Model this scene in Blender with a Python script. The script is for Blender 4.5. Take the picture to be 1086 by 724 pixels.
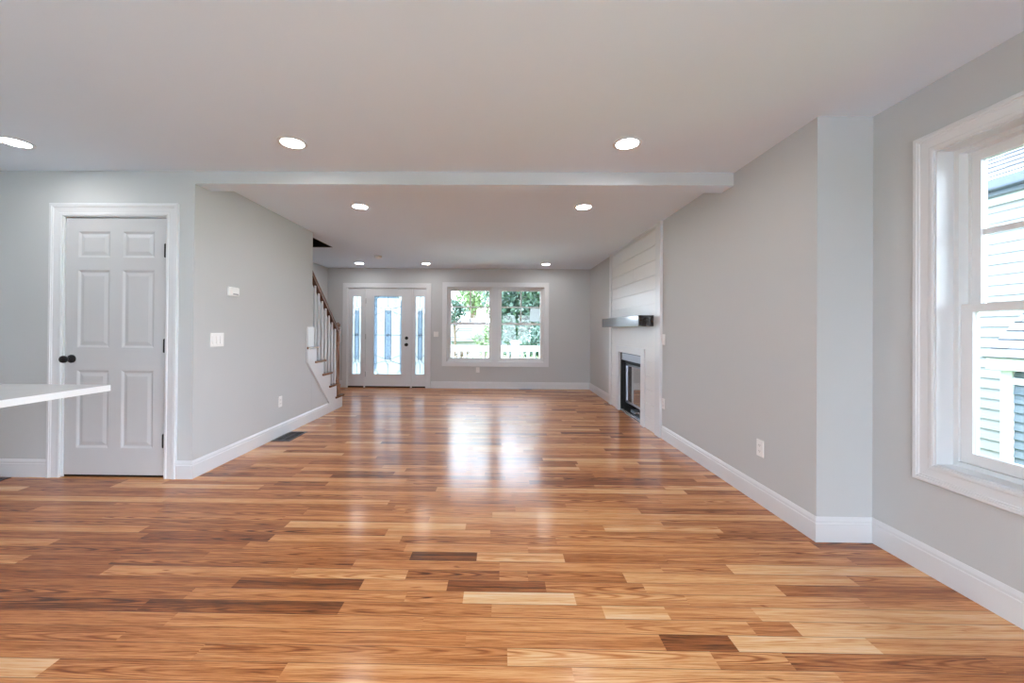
import bpy, bmesh, math, random
from mathutils import Vector, Matrix

for o in list(bpy.data.objects):
    bpy.data.objects.remove(o)
random.seed(7)
SC = bpy.context.scene
COL = SC.collection
pi = math.pi

# ------------------------------------------------------------------ camera, sky, sun, exposure
W_PX, H_PX = 1086.0, 724.0
F_PX, CX, CY = 419.7, 526.2, 347.5
YAW, PITCH, ROLL, CAM_H = -0.0110, 0.0051, 0.0076, 1.1969


def make_camera():
    cd = bpy.data.cameras.new('camera')
    cd.sensor_fit = 'HORIZONTAL'
    cd.sensor_width = 36.0
    cd.lens = 36.0 * F_PX / W_PX
    cd.shift_x = (W_PX / 2 - CX) / W_PX
    cd.shift_y = (CY - H_PX / 2) / W_PX
    cd.clip_start = 0.02
    cd.clip_end = 400
    co = bpy.data.objects.new('camera', cd)
    COL.objects.link(co)
    sy, cy, sp, cp, sr, cr = math.sin(YAW), math.cos(YAW), math.sin(PITCH), math.cos(PITCH), math.sin(ROLL), math.cos(ROLL)
    f = Vector((sy * cp, cy * cp, sp))
    r = Vector((cy, -sy, 0))
    u = r.cross(f)
    r2 = r * cr + u * sr
    u2 = u * cr - r * sr
    m = Matrix((r2, u2, -f)).transposed().to_4x4()
    m.translation = Vector((0, 0, CAM_H))
    co.matrix_world = m
    SC.camera = co


make_camera()

SKY_STRENGTH = 5.0
SUN_STRENGTH = 3.0
EXPOSURE = 1.6
LAMP = 32.0

w = bpy.data.worlds.new('sky')
SC.world = w
w.use_nodes = True
nt = w.node_tree
nt.nodes.clear()
wo = nt.nodes.new('ShaderNodeOutputWorld')
bg = nt.nodes.new('ShaderNodeBackground')
tc = nt.nodes.new('ShaderNodeTexCoord')
sx = nt.nodes.new('ShaderNodeSeparateXYZ')
cr_ = nt.nodes.new('ShaderNodeValToRGB')
nt.links.new(tc.outputs['Generated'], sx.inputs[0])
nt.links.new(sx.outputs['Z'], cr_.inputs[0])
cr_.color_ramp.elements[0].position = 0.0
cr_.color_ramp.elements[0].color = (0.85, 0.94, 1.06, 1)
cr_.color_ramp.elements[1].position = 0.7
cr_.color_ramp.elements[1].color = (0.68, 0.85, 1.06, 1)
nt.links.new(cr_.outputs[0], bg.inputs['Color'])
bg.inputs['Strength'].default_value = SKY_STRENGTH
nt.links.new(bg.outputs[0], wo.inputs['Surface'])

sd = bpy.data.lights.new('sun', 'SUN')
sd.energy = SUN_STRENGTH
sd.angle = math.radians(2)
sd.color = (1.0, 0.97, 0.92)
so = bpy.data.objects.new('sun', sd)
COL.objects.link(so)
so.rotation_euler = Vector((0.30, 0.22, -0.95)).to_track_quat('-Z', 'Y').to_euler()

vs = SC.view_settings
vs.view_transform = 'Standard'
vs.look = 'None'
vs.gamma = 1.0
vs.use_curve_mapping = False
vs.exposure = EXPOSURE
SC.cycles.max_bounces = 12
SC.cycles.diffuse_bounces = 8
SC.cycles.glossy_bounces = 5
SC.cycles.transparent_max_bounces = 16
SC.cycles.sample_clamp_indirect = 8
SC.cycles.caustics_reflective = False
SC.cycles.caustics_refractive = False
SC.cycles.use_denoising = True

# ------------------------------------------------------------------ room dimensions (metres)
H = 2.44
XL, ZD, XR, ZC, XR2, ZB = -2.4393, 3.1174, 1.8198, 2.2962, 2.1379, 8.0527
ZBM, HB = 3.2854, 2.3411
XS = -3.542           # stairwell side wall
XK = -4.6             # kitchen side wall
YB = -2.1             # wall behind the camera
WALL_END = 5.095      # where the full height wall stops at the stairs
RISE, RUN, RISER1 = 0.1925, 0.2175, 6.075


# ------------------------------------------------------------------ helpers: materials
def nn(t, typ, **kw):
    n = t.nodes.new(typ)
    for k, v in kw.items():
        setattr(n, k, v)
    return n


def new_mat(name):
    m = bpy.data.materials.new(name)
    m.use_nodes = True
    t = m.node_tree
    return m, t, t.nodes['Principled BSDF']


def mat(name, col, rough=0.5, metal=0.0, var=0.04, scale=6.0, bump=0.0, bscale=120.0, coat=0.0, ior=1.45, coat_rough=0.1):
    m, t, b = new_mat(name)
    b.inputs['Roughness'].default_value = rough
    b.inputs['Metallic'].default_value = metal
    b.inputs['IOR'].default_value = ior
    b.inputs['Coat Weight'].default_value = coat
    b.inputs['Coat Roughness'].default_value = coat_rough
    co = nn(t, 'ShaderNodeTexCoord')
    no = nn(t, 'ShaderNodeTexNoise')
    no.inputs['Scale'].default_value = scale
    no.inputs['Detail'].default_value = 3
    t.links.new(co.outputs['Object'], no.inputs['Vector'])
    mx = nn(t, 'ShaderNodeMix', data_type='RGBA')
    mx.inputs[6].default_value = tuple(max(0, c * (1 - var)) for c in col) + (1,)
    mx.inputs[7].default_value = tuple(min(1, c * (1 + var)) for c in col) + (1,)
    t.links.new(no.outputs['Fac'], mx.inputs[0])
    t.links.new(mx.outputs[2], b.inputs['Base Color'])
    if bump:
        n2 = nn(t, 'ShaderNodeTexNoise')
        n2.inputs['Scale'].default_value = bscale
        n2.inputs['Detail'].default_value = 2
        t.links.new(co.outputs['Object'], n2.inputs['Vector'])
        bp = nn(t, 'ShaderNodeBump')
        bp.inputs['Strength'].default_value = bump
        bp.inputs['Distance'].default_value = 0.002
        t.links.new(n2.outputs['Fac'], bp.inputs['Height'])
        t.links.new(bp.outputs[0], b.inputs['Normal'])
    return m


def glass_mat(name, tint=(1, 1, 1), gloss=0.06):
    m, t, b = new_mat(name)
    t.nodes.remove(b)
    out = t.nodes['Material Output']
    tr = nn(t, 'ShaderNodeBsdfTransparent')
    tr.inputs[0].default_value = tint + (1,)
    gl = nn(t, 'ShaderNodeBsdfGlossy')
    gl.inputs['Roughness'].default_value = 0.02
    fr = nn(t, 'ShaderNodeFresnel')
    fr.inputs[0].default_value = 1.35
    mx = nn(t, 'ShaderNodeMixShader')
    t.links.new(fr.outputs[0], mx.inputs[0])
    t.links.new(tr.outputs[0], mx.inputs[1])
    t.links.new(gl.outputs[0], mx.inputs[2])
    t.links.new(mx.outputs[0], out.inputs['Surface'])
    return m


def frosted_mat(name, tint, trans=0.5):
    m, t, b = new_mat(name)
    t.nodes.remove(b)
    out = t.nodes['Material Output']
    tr = nn(t, 'ShaderNodeBsdfTransparent')
    tr.inputs[0].default_value = tint + (1,)
    tl = nn(t, 'ShaderNodeBsdfTranslucent')
    co = nn(t, 'ShaderNodeTexCoord')
    no = nn(t, 'ShaderNodeTexNoise')
    no.inputs['Scale'].default_value = 45
    t.links.new(co.outputs['Object'], no.inputs['Vector'])
    rp = nn(t, 'ShaderNodeMapRange')
    rp.inputs[1].default_value = 0.3
    rp.inputs[2].default_value = 0.7
    rp.inputs[3].default_value = max(0, trans - 0.12)
    rp.inputs[4].default_value = min(1, trans + 0.12)
    t.links.new(no.outputs['Fac'], rp.inputs[0])
    tl.inputs[0].default_value = tuple(0.95 * c for c in tint) + (1,)
    mx = nn(t, 'ShaderNodeMixShader')
    t.links.new(rp.outputs[0], mx.inputs[0])
    t.links.new(tl.outputs[0], mx.inputs[1])
    t.links.new(tr.outputs[0], mx.inputs[2])
    t.links.new(mx.outputs[0], out.inputs['Surface'])
    return m


def emit_mat(name, col, s):
    m, t, b = new_mat(name)
    b.inputs['Base Color'].default_value = (0.9, 0.9, 0.9, 1)
    b.inputs['Emission Color'].default_value = col + (1,)
    b.inputs['Emission Strength'].default_value = s
    return m


def wood_mat(name, dark, light, rough=0.35, coat=0.0, gscale=1.0, axis='Y'):
    m, t, b = new_mat(name)
    b.inputs['Roughness'].default_value = rough
    b.inputs['Coat Weight'].default_value = coat
    b.inputs['Coat Roughness'].default_value = 0.12
    co = nn(t, 'ShaderNodeTexCoord')
    mp = nn(t, 'ShaderNodeMapping')
    s = {'X': (3, 45, 45), 'Y': (45, 3, 45), 'Z': (45, 45, 3)}[axis]
    mp.inputs['Scale'].default_value = tuple(gscale * q for q in s)
    no = nn(t, 'ShaderNodeTexNoise')
    no.inputs['Scale'].default_value = 1.0
    no.inputs['Detail'].default_value = 5
    t.links.new(co.outputs['Object'], mp.inputs[0])
    t.links.new(mp.outputs[0], no.inputs['Vector'])
    rp = nn(t, 'ShaderNodeValToRGB')
    rp.color_ramp.elements[0].position = 0.3
    rp.color_ramp.elements[0].color = dark + (1,)
    rp.color_ramp.elements[1].position = 0.7
    rp.color_ramp.elements[1].color = light + (1,)
    t.links.new(no.outputs['Fac'], rp.inputs[0])
    t.links.new(rp.outputs[0], b.inputs['Base Color'])
    return m


M = {}
M['wall'] = mat('wall_paint', (0.572, 0.59, 0.60), 0.75, var=0.012, scale=2, bump=0.12, bscale=260)
M['back_wall'] = M['wall']
M['ceiling'] = mat('ceiling_paint', (0.76, 0.85, 0.95), 0.85, var=0.012, scale=2, bump=0.1, bscale=240)
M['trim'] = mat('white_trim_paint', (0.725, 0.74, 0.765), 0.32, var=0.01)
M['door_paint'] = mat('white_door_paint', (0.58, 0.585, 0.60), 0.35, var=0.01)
M['oak_newel'] = wood_mat('stained_oak_newel', (0.13, 0.052, 0.022), (0.36, 0.165, 0.08), 0.3, coat=0.3, axis='Z')
M['shiplap'] = mat('white_shiplap_paint', (0.78, 0.78, 0.785), 0.33, var=0.015, bump=0.06, bscale=30)
M['vinyl'] = mat('white_vinyl', (0.76, 0.77, 0.78), 0.3, var=0.01)
M['plastic'] = mat('white_plastic', (0.86, 0.86, 0.86), 0.28, var=0.01)
M['slot'] = mat('dark_slot', (0.06, 0.06, 0.06), 0.6)
M['greybar'] = mat('grey_plastic', (0.32, 0.32, 0.34), 0.5)
M['black'] = mat('matte_black_metal', (0.012, 0.012, 0.013), 0.35, metal=0.3)
M['firebox_shade_black'] = mat('black_firebox_steel_and_stair_shade', (0.010, 0.010, 0.011), 0.6)  # firebox steel; also the black of the painted stair opening shade
M['steel'] = mat('brushed_grey_steel', (0.35, 0.37, 0.42), 0.3, metal=0.7, var=0.1, scale=40)
M['silver'] = mat('bright_steel', (0.6, 0.62, 0.66), 0.22, metal=0.9)
M['fireglass'] = mat('mirrored_ceramic_glass', (0.62, 0.62, 0.62), 0.04, metal=0.85)
M['quartz'] = mat('white_quartz', (0.82, 0.83, 0.83), 0.15, var=0.04, scale=9)
M['cabinet'] = mat('white_cabinet', (0.8, 0.8, 0.8), 0.4)
M['mantel'] = wood_mat('dark_stained_wood', (0.006, 0.004, 0.003), (0.022, 0.013, 0.009), 0.3, coat=1.0, axis='Y')
M['mantel'].node_tree.nodes['Principled BSDF'].inputs["Coat IOR"].default_value = 1.6
M['mantel'].node_tree.nodes['Principled BSDF'].inputs['Coat Roughness'].default_value = 0.10
M['mantel'].node_tree.nodes['Principled BSDF'].inputs['Specular IOR Level'].default_value = 0.1
M['oak_dark'] = wood_mat('stained_oak_rail', (0.06, 0.022, 0.009), (0.22, 0.09, 0.04), 0.3, coat=0.3, axis='Z')
M['oak_tread'] = wood_mat('oak_tread', (0.12, 0.05, 0.022), (0.32, 0.16, 0.08), 0.25, coat=0.4, axis='X')
M['bronze'] = mat('dark_bronze_register', (0.035, 0.032, 0.035), 0.35, metal=0.5)
M['glass'] = glass_mat('window_glass', (0.93, 0.94, 0.94))
M['added_clear_glass'] = glass_mat('added_clear_glazing', (0.97, 0.98, 0.98))
M['frost'] = frosted_mat('textured_clear_glass', (0.44, 0.46, 0.47), 0.45)
M['bevel'] = frosted_mat('bevelled_blue_grey_glass', (0.62, 0.69, 0.76), 0.35)
M['came'] = mat('lead_came', (0.16, 0.18, 0.20), 0.45, metal=0.4)
M['lens'] = emit_mat('lamp_lens', (1.0, 0.98, 0.96), LAMP)
M['paper'] = frosted_mat('white_paper', (0.55, 0.55, 0.55), 0.12)
M['ink'] = mat('grey_print', (0.45, 0.47, 0.5), 0.7)
M['rail_white'] = mat('white_porch_vinyl', (0.6, 0.6, 0.6), 0.4)
M['deck'] = wood_mat('porch_boards', (0.50, 0.50, 0.50), (0.62, 0.62, 0.61), 0.7, axis='Y')
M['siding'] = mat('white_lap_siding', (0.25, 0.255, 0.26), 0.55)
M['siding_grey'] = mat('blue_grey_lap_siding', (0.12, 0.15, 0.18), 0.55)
M['roof'] = mat('grey_shingle', (0.13, 0.135, 0.145), 0.9, var=0.25, scale=5)
M['gutter'] = mat('slate_gutter', (0.07, 0.09, 0.12), 0.5)
M['darkglass'] = mat('dark_window_glass', (0.05, 0.06, 0.07), 0.08)
M['bounce_concrete'] = mat('pale_bounce_concrete', (0.55, 0.54, 0.52), 0.85, var=0.08, scale=2)
M['grass'] = mat('lawn_grass', (0.16, 0.24, 0.08), 0.9, var=0.35, scale=3)
M['bark'] = mat('bark', (0.13, 0.09, 0.06), 0.9, var=0.3, scale=12)
M['leaf_dark'] = mat('dark_leaves', (0.05, 0.095, 0.07), 0.5, var=0.5, scale=2)
M['leaf_mid'] = mat('mid_green_leaves', (0.095, 0.15, 0.085), 0.5, var=0.45, scale=2)
M['leaf_light'] = mat('light_green_leaves', (0.16, 0.23, 0.11), 0.5, var=0.4, scale=2)


def floor_mat():
    m, t, b = new_mat('red_oak_strip_floor')
    L = t.links

    def math_(op, a, b_=None, c=None):
        n = nn(t, 'ShaderNodeMath', operation=op)
        for i, v in enumerate((a, b_, c)):
            if v is None:
                continue
            if isinstance(v, (int, float)):
                n.inputs[i].default_value = v
            else:
                L.new(v, n.inputs[i])
        return n.outputs[0]

    uv = nn(t, 'ShaderNodeUVMap', uv_map='plank')
    at = nn(t, 'ShaderNodeAttribute', attribute_name='tone')
    sp = nn(t, 'ShaderNodeSeparateXYZ')
    L.new(uv.outputs[0], sp.inputs[0])
    sa = nn(t, 'ShaderNodeSeparateColor')
    L.new(at.outputs['Color'], sa.inputs[0])
    u, v = sp.outputs[0], sp.outputs[1]
    tone, rnd, rnd2 = sa.outputs[0], sa.outputs[1], sa.outputs[2]

    def noise(su, sv, detail=2, off=0.0, rough=0.5):
        cb = nn(t, 'ShaderNodeCombineXYZ')
        L.new(math_('MULTIPLY_ADD', u, su, math_('MULTIPLY', rnd, 91.0)), cb.inputs[0])
        L.new(math_('MULTIPLY_ADD', v, sv, math_('MULTIPLY', rnd2, 57.0)), cb.inputs[1])
        cb.inputs[2].default_value = off
        n = nn(t, 'ShaderNodeTexNoise')
        n.inputs['Scale'].default_value = 1.0
        n.inputs['Detail'].default_value = detail
        n.inputs['Roughness'].default_value = rough
        L.new(cb.outputs[0], n.inputs['Vector'])
        return n.outputs['Fac']

    broad = noise(1.1, 30, 4)
    warp = noise(0.9, 5, 2, 3.3)
    fine = noise(7, 240, 4, 7.7, 0.65)
    streak = noise(1.3, 42, 4, 12.1)
    # growth rings: nested arches along the board (flat sawn), stronger on some boards
    cen = math_('MULTIPLY_ADD', rnd, 0.05, 0.015)
    dv0 = math_('SUBTRACT', v, cen)
    arch = math_('MULTIPLY', math_('MULTIPLY', dv0, dv0), 2300.0)
    sgn = math_('SUBTRACT', math_('MULTIPLY', math_('GREATER_THAN', rnd, 0.5), 2.0), 1.0)
    field = math_('ADD', math_('MULTIPLY_ADD', math_('MULTIPLY', u, 5.0), sgn, arch), math_('MULTIPLY', warp, 7.0))
    field = math_('MULTIPLY_ADD', noise(14, 60, 2, 51.0), 0.35, field)
    ring = math_('SINE', math_('MULTIPLY', field, 6.283))
    ring = math_('POWER', math_('MULTIPLY_ADD', ring, 0.5, 0.5), 2.5)
    flat_sawn = nn(t, 'ShaderNodeMapRange')
    flat_sawn.inputs[1].default_value = 0.45
    flat_sawn.inputs[2].default_value = 0.75
    flat_sawn.inputs[3].default_value = 0.05
    flat_sawn.inputs[4].default_value = 0.40
    L.new(rnd2, flat_sawn.inputs[0])
    ringamt = math_('MULTIPLY', flat_sawn.outputs[0], math_('MULTIPLY_ADD', noise(1.5, 8, 1, 20.0), 1.6, -0.1))
    # tone value
    val = math_('MULTIPLY_ADD', math_('SUBTRACT', broad, 0.47), 0.7, tone)
    val = math_('SUBTRACT', val, math_('MULTIPLY', ring, ringamt))
    val = math_('SUBTRACT', val, math_('MULTIPLY', math_('MAXIMUM', math_('SUBTRACT', fine, 0.45), 0.0), 1.25))
    st = nn(t, 'ShaderNodeMapRange')
    st.inputs[1].default_value = 0.62
    st.inputs[2].default_value = 0.78
    L.new(streak, st.inputs[0])
    val = math_('SUBTRACT', val, math_('MULTIPLY', st.outputs[0], 0.35))
    # knots: rare dark eyes
    kn = noise(6.0, 34, 1, 31.0)
    kr = nn(t, 'ShaderNodeMapRange')
    kr.inputs[1].default_value = 0.76
    kr.inputs[2].default_value = 0.84
    L.new(kn, kr.inputs[0])
    val = math_('SUBTRACT', val, math_('MULTIPLY', kr.outputs[0], 0.6))
    rp = nn(t, 'ShaderNodeValToRGB')
    e = rp.color_ramp.elements
    e[0].position = 0.0
    e[0].color = (0.09, 0.024, 0.005, 1)
    e[1].position = 1.0
    e[1].color = (0.86, 0.60, 0.36, 1)
    for p, c in ((0.25, (0.34, 0.100, 0.024, 1)), (0.5, (0.63, 0.245, 0.078, 1)), (0.75, (0.80, 0.43, 0.19, 1))):
        k = e.new(p)
        k.color = c
    L.new(val, rp.inputs[0])
    # seams between boards
    W_ = 0.0795
    dv = math_('MINIMUM', v, math_('SUBTRACT', W_, v))
    seam = nn(t, 'ShaderNodeMapRange')
    seam.inputs[1].default_value = 0.0004
    seam.inputs[2].default_value = 0.0016
    L.new(dv, seam.inputs[0])
    mx = nn(t, 'ShaderNodeMix', data_type='RGBA')
    mx.inputs[6].default_value = (0.14, 0.055, 0.022, 1)
    L.new(seam.outputs[0], mx.inputs[0])
    L.new(rp.outputs[0], mx.inputs[7])
    L.new(mx.outputs[2], b.inputs['Base Color'])
    b.inputs['Roughness'].default_value = 0.45
    b.inputs['Specular IOR Level'].default_value = 0.15
    b.inputs['Coat Weight'].default_value = 0.6
    b.inputs['Coat Roughness'].default_value = 0.18
    b.inputs['Coat IOR'].default_value = 1.45
    bp = nn(t, 'ShaderNodeBump')
    bp.inputs['Strength'].default_value = 0.25
    bp.inputs['Distance'].default_value = 0.0015
    hgt = math_('MULTIPLY_ADD', fine, 0.35, math_('MULTIPLY_ADD', math_('SUBTRACT', rnd2, 0.5), math_('MULTIPLY', v, 6.0), seam.outputs[0]))
    L.new(hgt, bp.inputs['Height'])
    L.new(bp.outputs[0], b.inputs['Normal'])
    bp2 = nn(t, 'ShaderNodeBump')
    bp2.inputs['Strength'].default_value = 0.3
    bp2.inputs['Distance'].default_value = 0.0015
    wv = noise(2.0, 20, 1, 44.0)
    h2 = math_('ADD', math_('MULTIPLY', wv, 0.5), math_('MULTIPLY', math_('SUBTRACT', rnd2, 0.5), math_('MULTIPLY', v, 8.0)))
    L.new(h2, bp2.inputs['Height'])
    L.new(bp2.outputs[0], b.inputs['Coat Normal'])
    return m


M['floor'] = floor_mat()


# ------------------------------------------------------------------ helpers: geometry
def root_loc(o):
    v = Vector((0, 0, 0))
    while o is not None:
        v += o.location
        o = o.parent
    return v


class MB:
    def __init__(self):
        self.bm = bmesh.new()

    def box(self, p, q, bevel=0.0):
        x0, x1 = sorted((p[0], q[0]))
        y0, y1 = sorted((p[1], q[1]))
        z0, z1 = sorted((p[2], q[2]))
        vs_ = [self.bm.verts.new(c) for c in ((x0, y0, z0), (x1, y0, z0), (x1, y1, z0), (x0, y1, z0),
                                              (x0, y0, z1), (x1, y0, z1), (x1, y1, z1), (x0, y1, z1))]
        fs = [self.bm.faces.new([vs_[i] for i in f]) for f in
              ((0, 3, 2, 1), (4, 5, 6, 7), (0, 1, 5, 4), (1, 2, 6, 5), (2, 3, 7, 6), (3, 0, 4, 7))]
        if bevel:
            ed = set()
            for f in fs:
                ed.update(f.edges)
            bmesh.ops.bevel(self.bm, geom=list(ed), offset=bevel, segments=2, profile=0.6, affect='EDGES')
        return self

    def prism(self, pts, mp, d0, d1):
        """pts: 2D outline; mp(a, b, d) -> xyz"""
        a = [self.bm.verts.new(mp(p[0], p[1], d0)) for p in pts]
        b = [self.bm.verts.new(mp(p[0], p[1], d1)) for p in pts]
        n = len(pts)
        self.bm.faces.new(a)
        self.bm.faces.new(b[::-1])
        for i in range(n):
            self.bm.faces.new((a[i], a[(i + 1) % n], b[(i + 1) % n], b[i]))
        return self

    def lathe(self, prof, origin, axis=(0, 0, 1), seg=24):
        """prof: list of (radius, height) along axis"""
        ax = Vector(axis).normalized()
        t_ = Vector((1, 0, 0)) if abs(ax.x) < 0.9 else Vector((0, 1, 0))
        e1 = ax.cross(t_).normalized()
        e2 = ax.cross(e1)
        o = Vector(origin)
        rings = []
        for r, h in prof:
            if r < 1e-6:
                rings.append([self.bm.verts.new(o + ax * h)])
            else:
                rings.append([self.bm.verts.new(o + ax * h + (e1 * math.cos(2 * pi * i / seg) + e2 * math.sin(2 * pi * i / seg)) * r) for i in range(seg)])
        for a, b in zip(rings, rings[1:]):
            if len(a) == 1 and len(b) == 1:
                continue
            for i in range(seg):
                j = (i + 1) % seg
                if len(a) == 1:
                    self.bm.faces.new((a[0], b[i], b[j]))
                elif len(b) == 1:
                    self.bm.faces.new((a[i], a[j], b[0]))
                else:
                    self.bm.faces.new((a[i], a[j], b[j], b[i]))
        if len(rings[0]) > 1:
            self.bm.faces.new(rings[0][::-1])
        if len(rings[-1]) > 1:
            self.bm.faces.new(rings[-1])
        return self

    def tube(self, path, r, seg=8, closed=False):
        P = [Vector(p) for p in path]
        n = len(P)
        rings = []
        for i in range(n):
            if closed:
                d = (P[(i + 1) % n] - P[i - 1]).normalized()
            else:
                d = (P[min(i + 1, n - 1)] - P[max(i - 1, 0)]).normalized()
            t_ = Vector((0, 0, 1)) if abs(d.z) < 0.9 else Vector((1, 0, 0))
            e1 = d.cross(t_).normalized()
            e2 = d.cross(e1)
            rings.append([self.bm.verts.new(P[i] + (e1 * math.cos(2 * pi * k / seg) + e2 * math.sin(2 * pi * k / seg)) * r) for k in range(seg)])
        m = n if closed else n - 1
        for i in range(m):
            a, b = rings[i], rings[(i + 1) % n]
            for k in range(seg):
                self.bm.faces.new((a[k], a[(k + 1) % seg], b[(k + 1) % seg], b[k]))
        if not closed:
            self.bm.faces.new(rings[0][::-1])
            self.bm.faces.new(rings[-1])
        return self

    def sweep(self, path, prof, mp, closed=False, side=1):
        """path: 2D polyline; prof: closed list (offset to the side, depth); mitred. mp(a,b,d)->xyz"""
        n = len(path)
        P = [Vector(p) for p in path]
        rings = []
        for i in range(n):
            def nrm(a, b):
                d = (b - a).normalized()
                return Vector((-d.y, d.x)) * side
            if closed or 0 < i < n - 1:
                n1 = nrm(P[i - 1], P[i])
                n2 = nrm(P[i], P[(i + 1) % n])
                mt = (n1 + n2)
                mt = mt / max(1e-6, mt.dot(n1))
            elif i == 0:
                mt = nrm(P[0], P[1])
            else:
                mt = nrm(P[-2], P[-1])
            rings.append([self.bm.verts.new(mp(P[i].x + mt.x * o, P[i].y + mt.y * o, d)) for o, d in prof])
        m = n if closed else n - 1
        k = len(prof)
        for i in range(m):
            a, b = rings[i], rings[(i + 1) % n]
            for j in range(k):
                self.bm.faces.new((a[j], a[(j + 1) % k], b[(j + 1) % k], b[j]))
        if not closed:
            self.bm.faces.new(rings[0][::-1])
            self.bm.faces.new(rings[-1])
        return self

    def slab(self, A, B, solid, mp, d0, d1):
        """grid slab: cells between breaks A x B that are solid(i,j); only outer faces"""
        V = {}

        def v(i, j, k):
            key = (i, j, k)
            if key not in V:
                V[key] = self.bm.verts.new(mp(A[i], B[j], (d0, d1)[k]))
            return V[key]
        na, nb = len(A) - 1, len(B) - 1

        def s(i, j):
            return 0 <= i < na and 0 <= j < nb and solid((A[i] + A[i + 1]) / 2, (B[j] + B[j + 1]) / 2)
        for i in range(na):
            for j in range(nb):
                if not s(i, j):
                    continue
                self.bm.faces.new((v(i, j, 0), v(i + 1, j, 0), v(i + 1, j + 1, 0), v(i, j + 1, 0)))
                self.bm.faces.new((v(i, j, 1), v(i, j + 1, 1), v(i + 1, j + 1, 1), v(i + 1, j, 1)))
                for (di, dj, a, b) in ((-1, 0, (i, j), (i, j + 1)), (1, 0, (i + 1, j), (i + 1, j + 1)),
                                       (0, -1, (i, j), (i + 1, j)), (0, 1, (i, j + 1), (i + 1, j + 1))):
                    if not s(i + di, j + dj):
                        self.bm.faces.new((v(*a, 0), v(*b, 0), v(*b, 1), v(*a, 1)))
        return self

    def build(self, name, material, parent=None, smooth=False, recalc=True):
        bm = self.bm
        if recalc:
            bmesh.ops.recalc_face_normals(bm, faces=bm.faces)
        if parent is not None:
            org = root_loc(parent)
        else:
            xs = [v.co for v in bm.verts]
            org = Vector(((min(c.x for c in xs) + max(c.x for c in xs)) / 2, (min(c.y for c in xs) + max(c.y for c in xs)) / 2, min(c.z for c in xs)))
        bmesh.ops.translate(bm, verts=bm.verts, vec=-org)
        me = bpy.data.meshes.new(name)
        bm.to_mesh(me)
        bm.free()
        me.materials.append(material)
        if smooth:
            for p in me.polygons:
                p.use_smooth = True
            try:
                me.set_sharp_from_angle(angle=math.radians(35))
            except Exception:
                pass
        o = bpy.data.objects.new(name, me)
        COL.objects.link(o)
        if parent is not None:
            o.parent = parent
        else:
            o.location = org
        return o


def thing(name, label, cat, loc, group=None):
    o = bpy.data.objects.new(name, None)
    o.empty_display_size = 0.05
    COL.objects.link(o)
    o.location = loc
    return tag(o, label, cat, group)


def tag(o, label, cat, group=None):
    o['label'] = label
    o['category'] = cat
    if group:
        o['group'] = group
    return o


def struct(o, label=None, cat=None):
    o['kind'] = 'structure'
    if label:
        o['label'] = label
        o['category'] = cat
    return o


def plane_y(y0):        # wall facing the camera: a = x, b = z, depth away from the room
    return lambda a, b, d: (a, y0 + d, b)


def plane_xr(x0):       # wall on the right: a = y, b = z, depth away from the room
    return lambda a, b, d: (x0 + d, a, b)


def plane_xl(x0):
    return lambda a, b, d: (x0 - d, a, b)


def flat(z0):           # horizontal: a = x, b = y, depth up
    return lambda a, b, d: (a, b, z0 + d)


def rects(holes):
    return lambda a, b: not any(h[0] < a < h[1] and h[2] < b < h[3] for h in holes)


def brk(lo, hi, holes, k):
    s = {lo, hi}
    for h in holes:
        for q in h[k:k + 2]:
            if lo < q < hi:
                s.add(q)
    return sorted(s)


def wall(name, mp, a0, a1, b0, b1, th, holes=(), m='wall', d0=0.0, label=None):
    mb = MB().slab(brk(a0, a1, holes, 0), brk(b0, b1, holes, 2), rects(holes), mp, d0, th)
    return struct(mb.build(name, M[m]), label, 'wall' if label else None)


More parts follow.
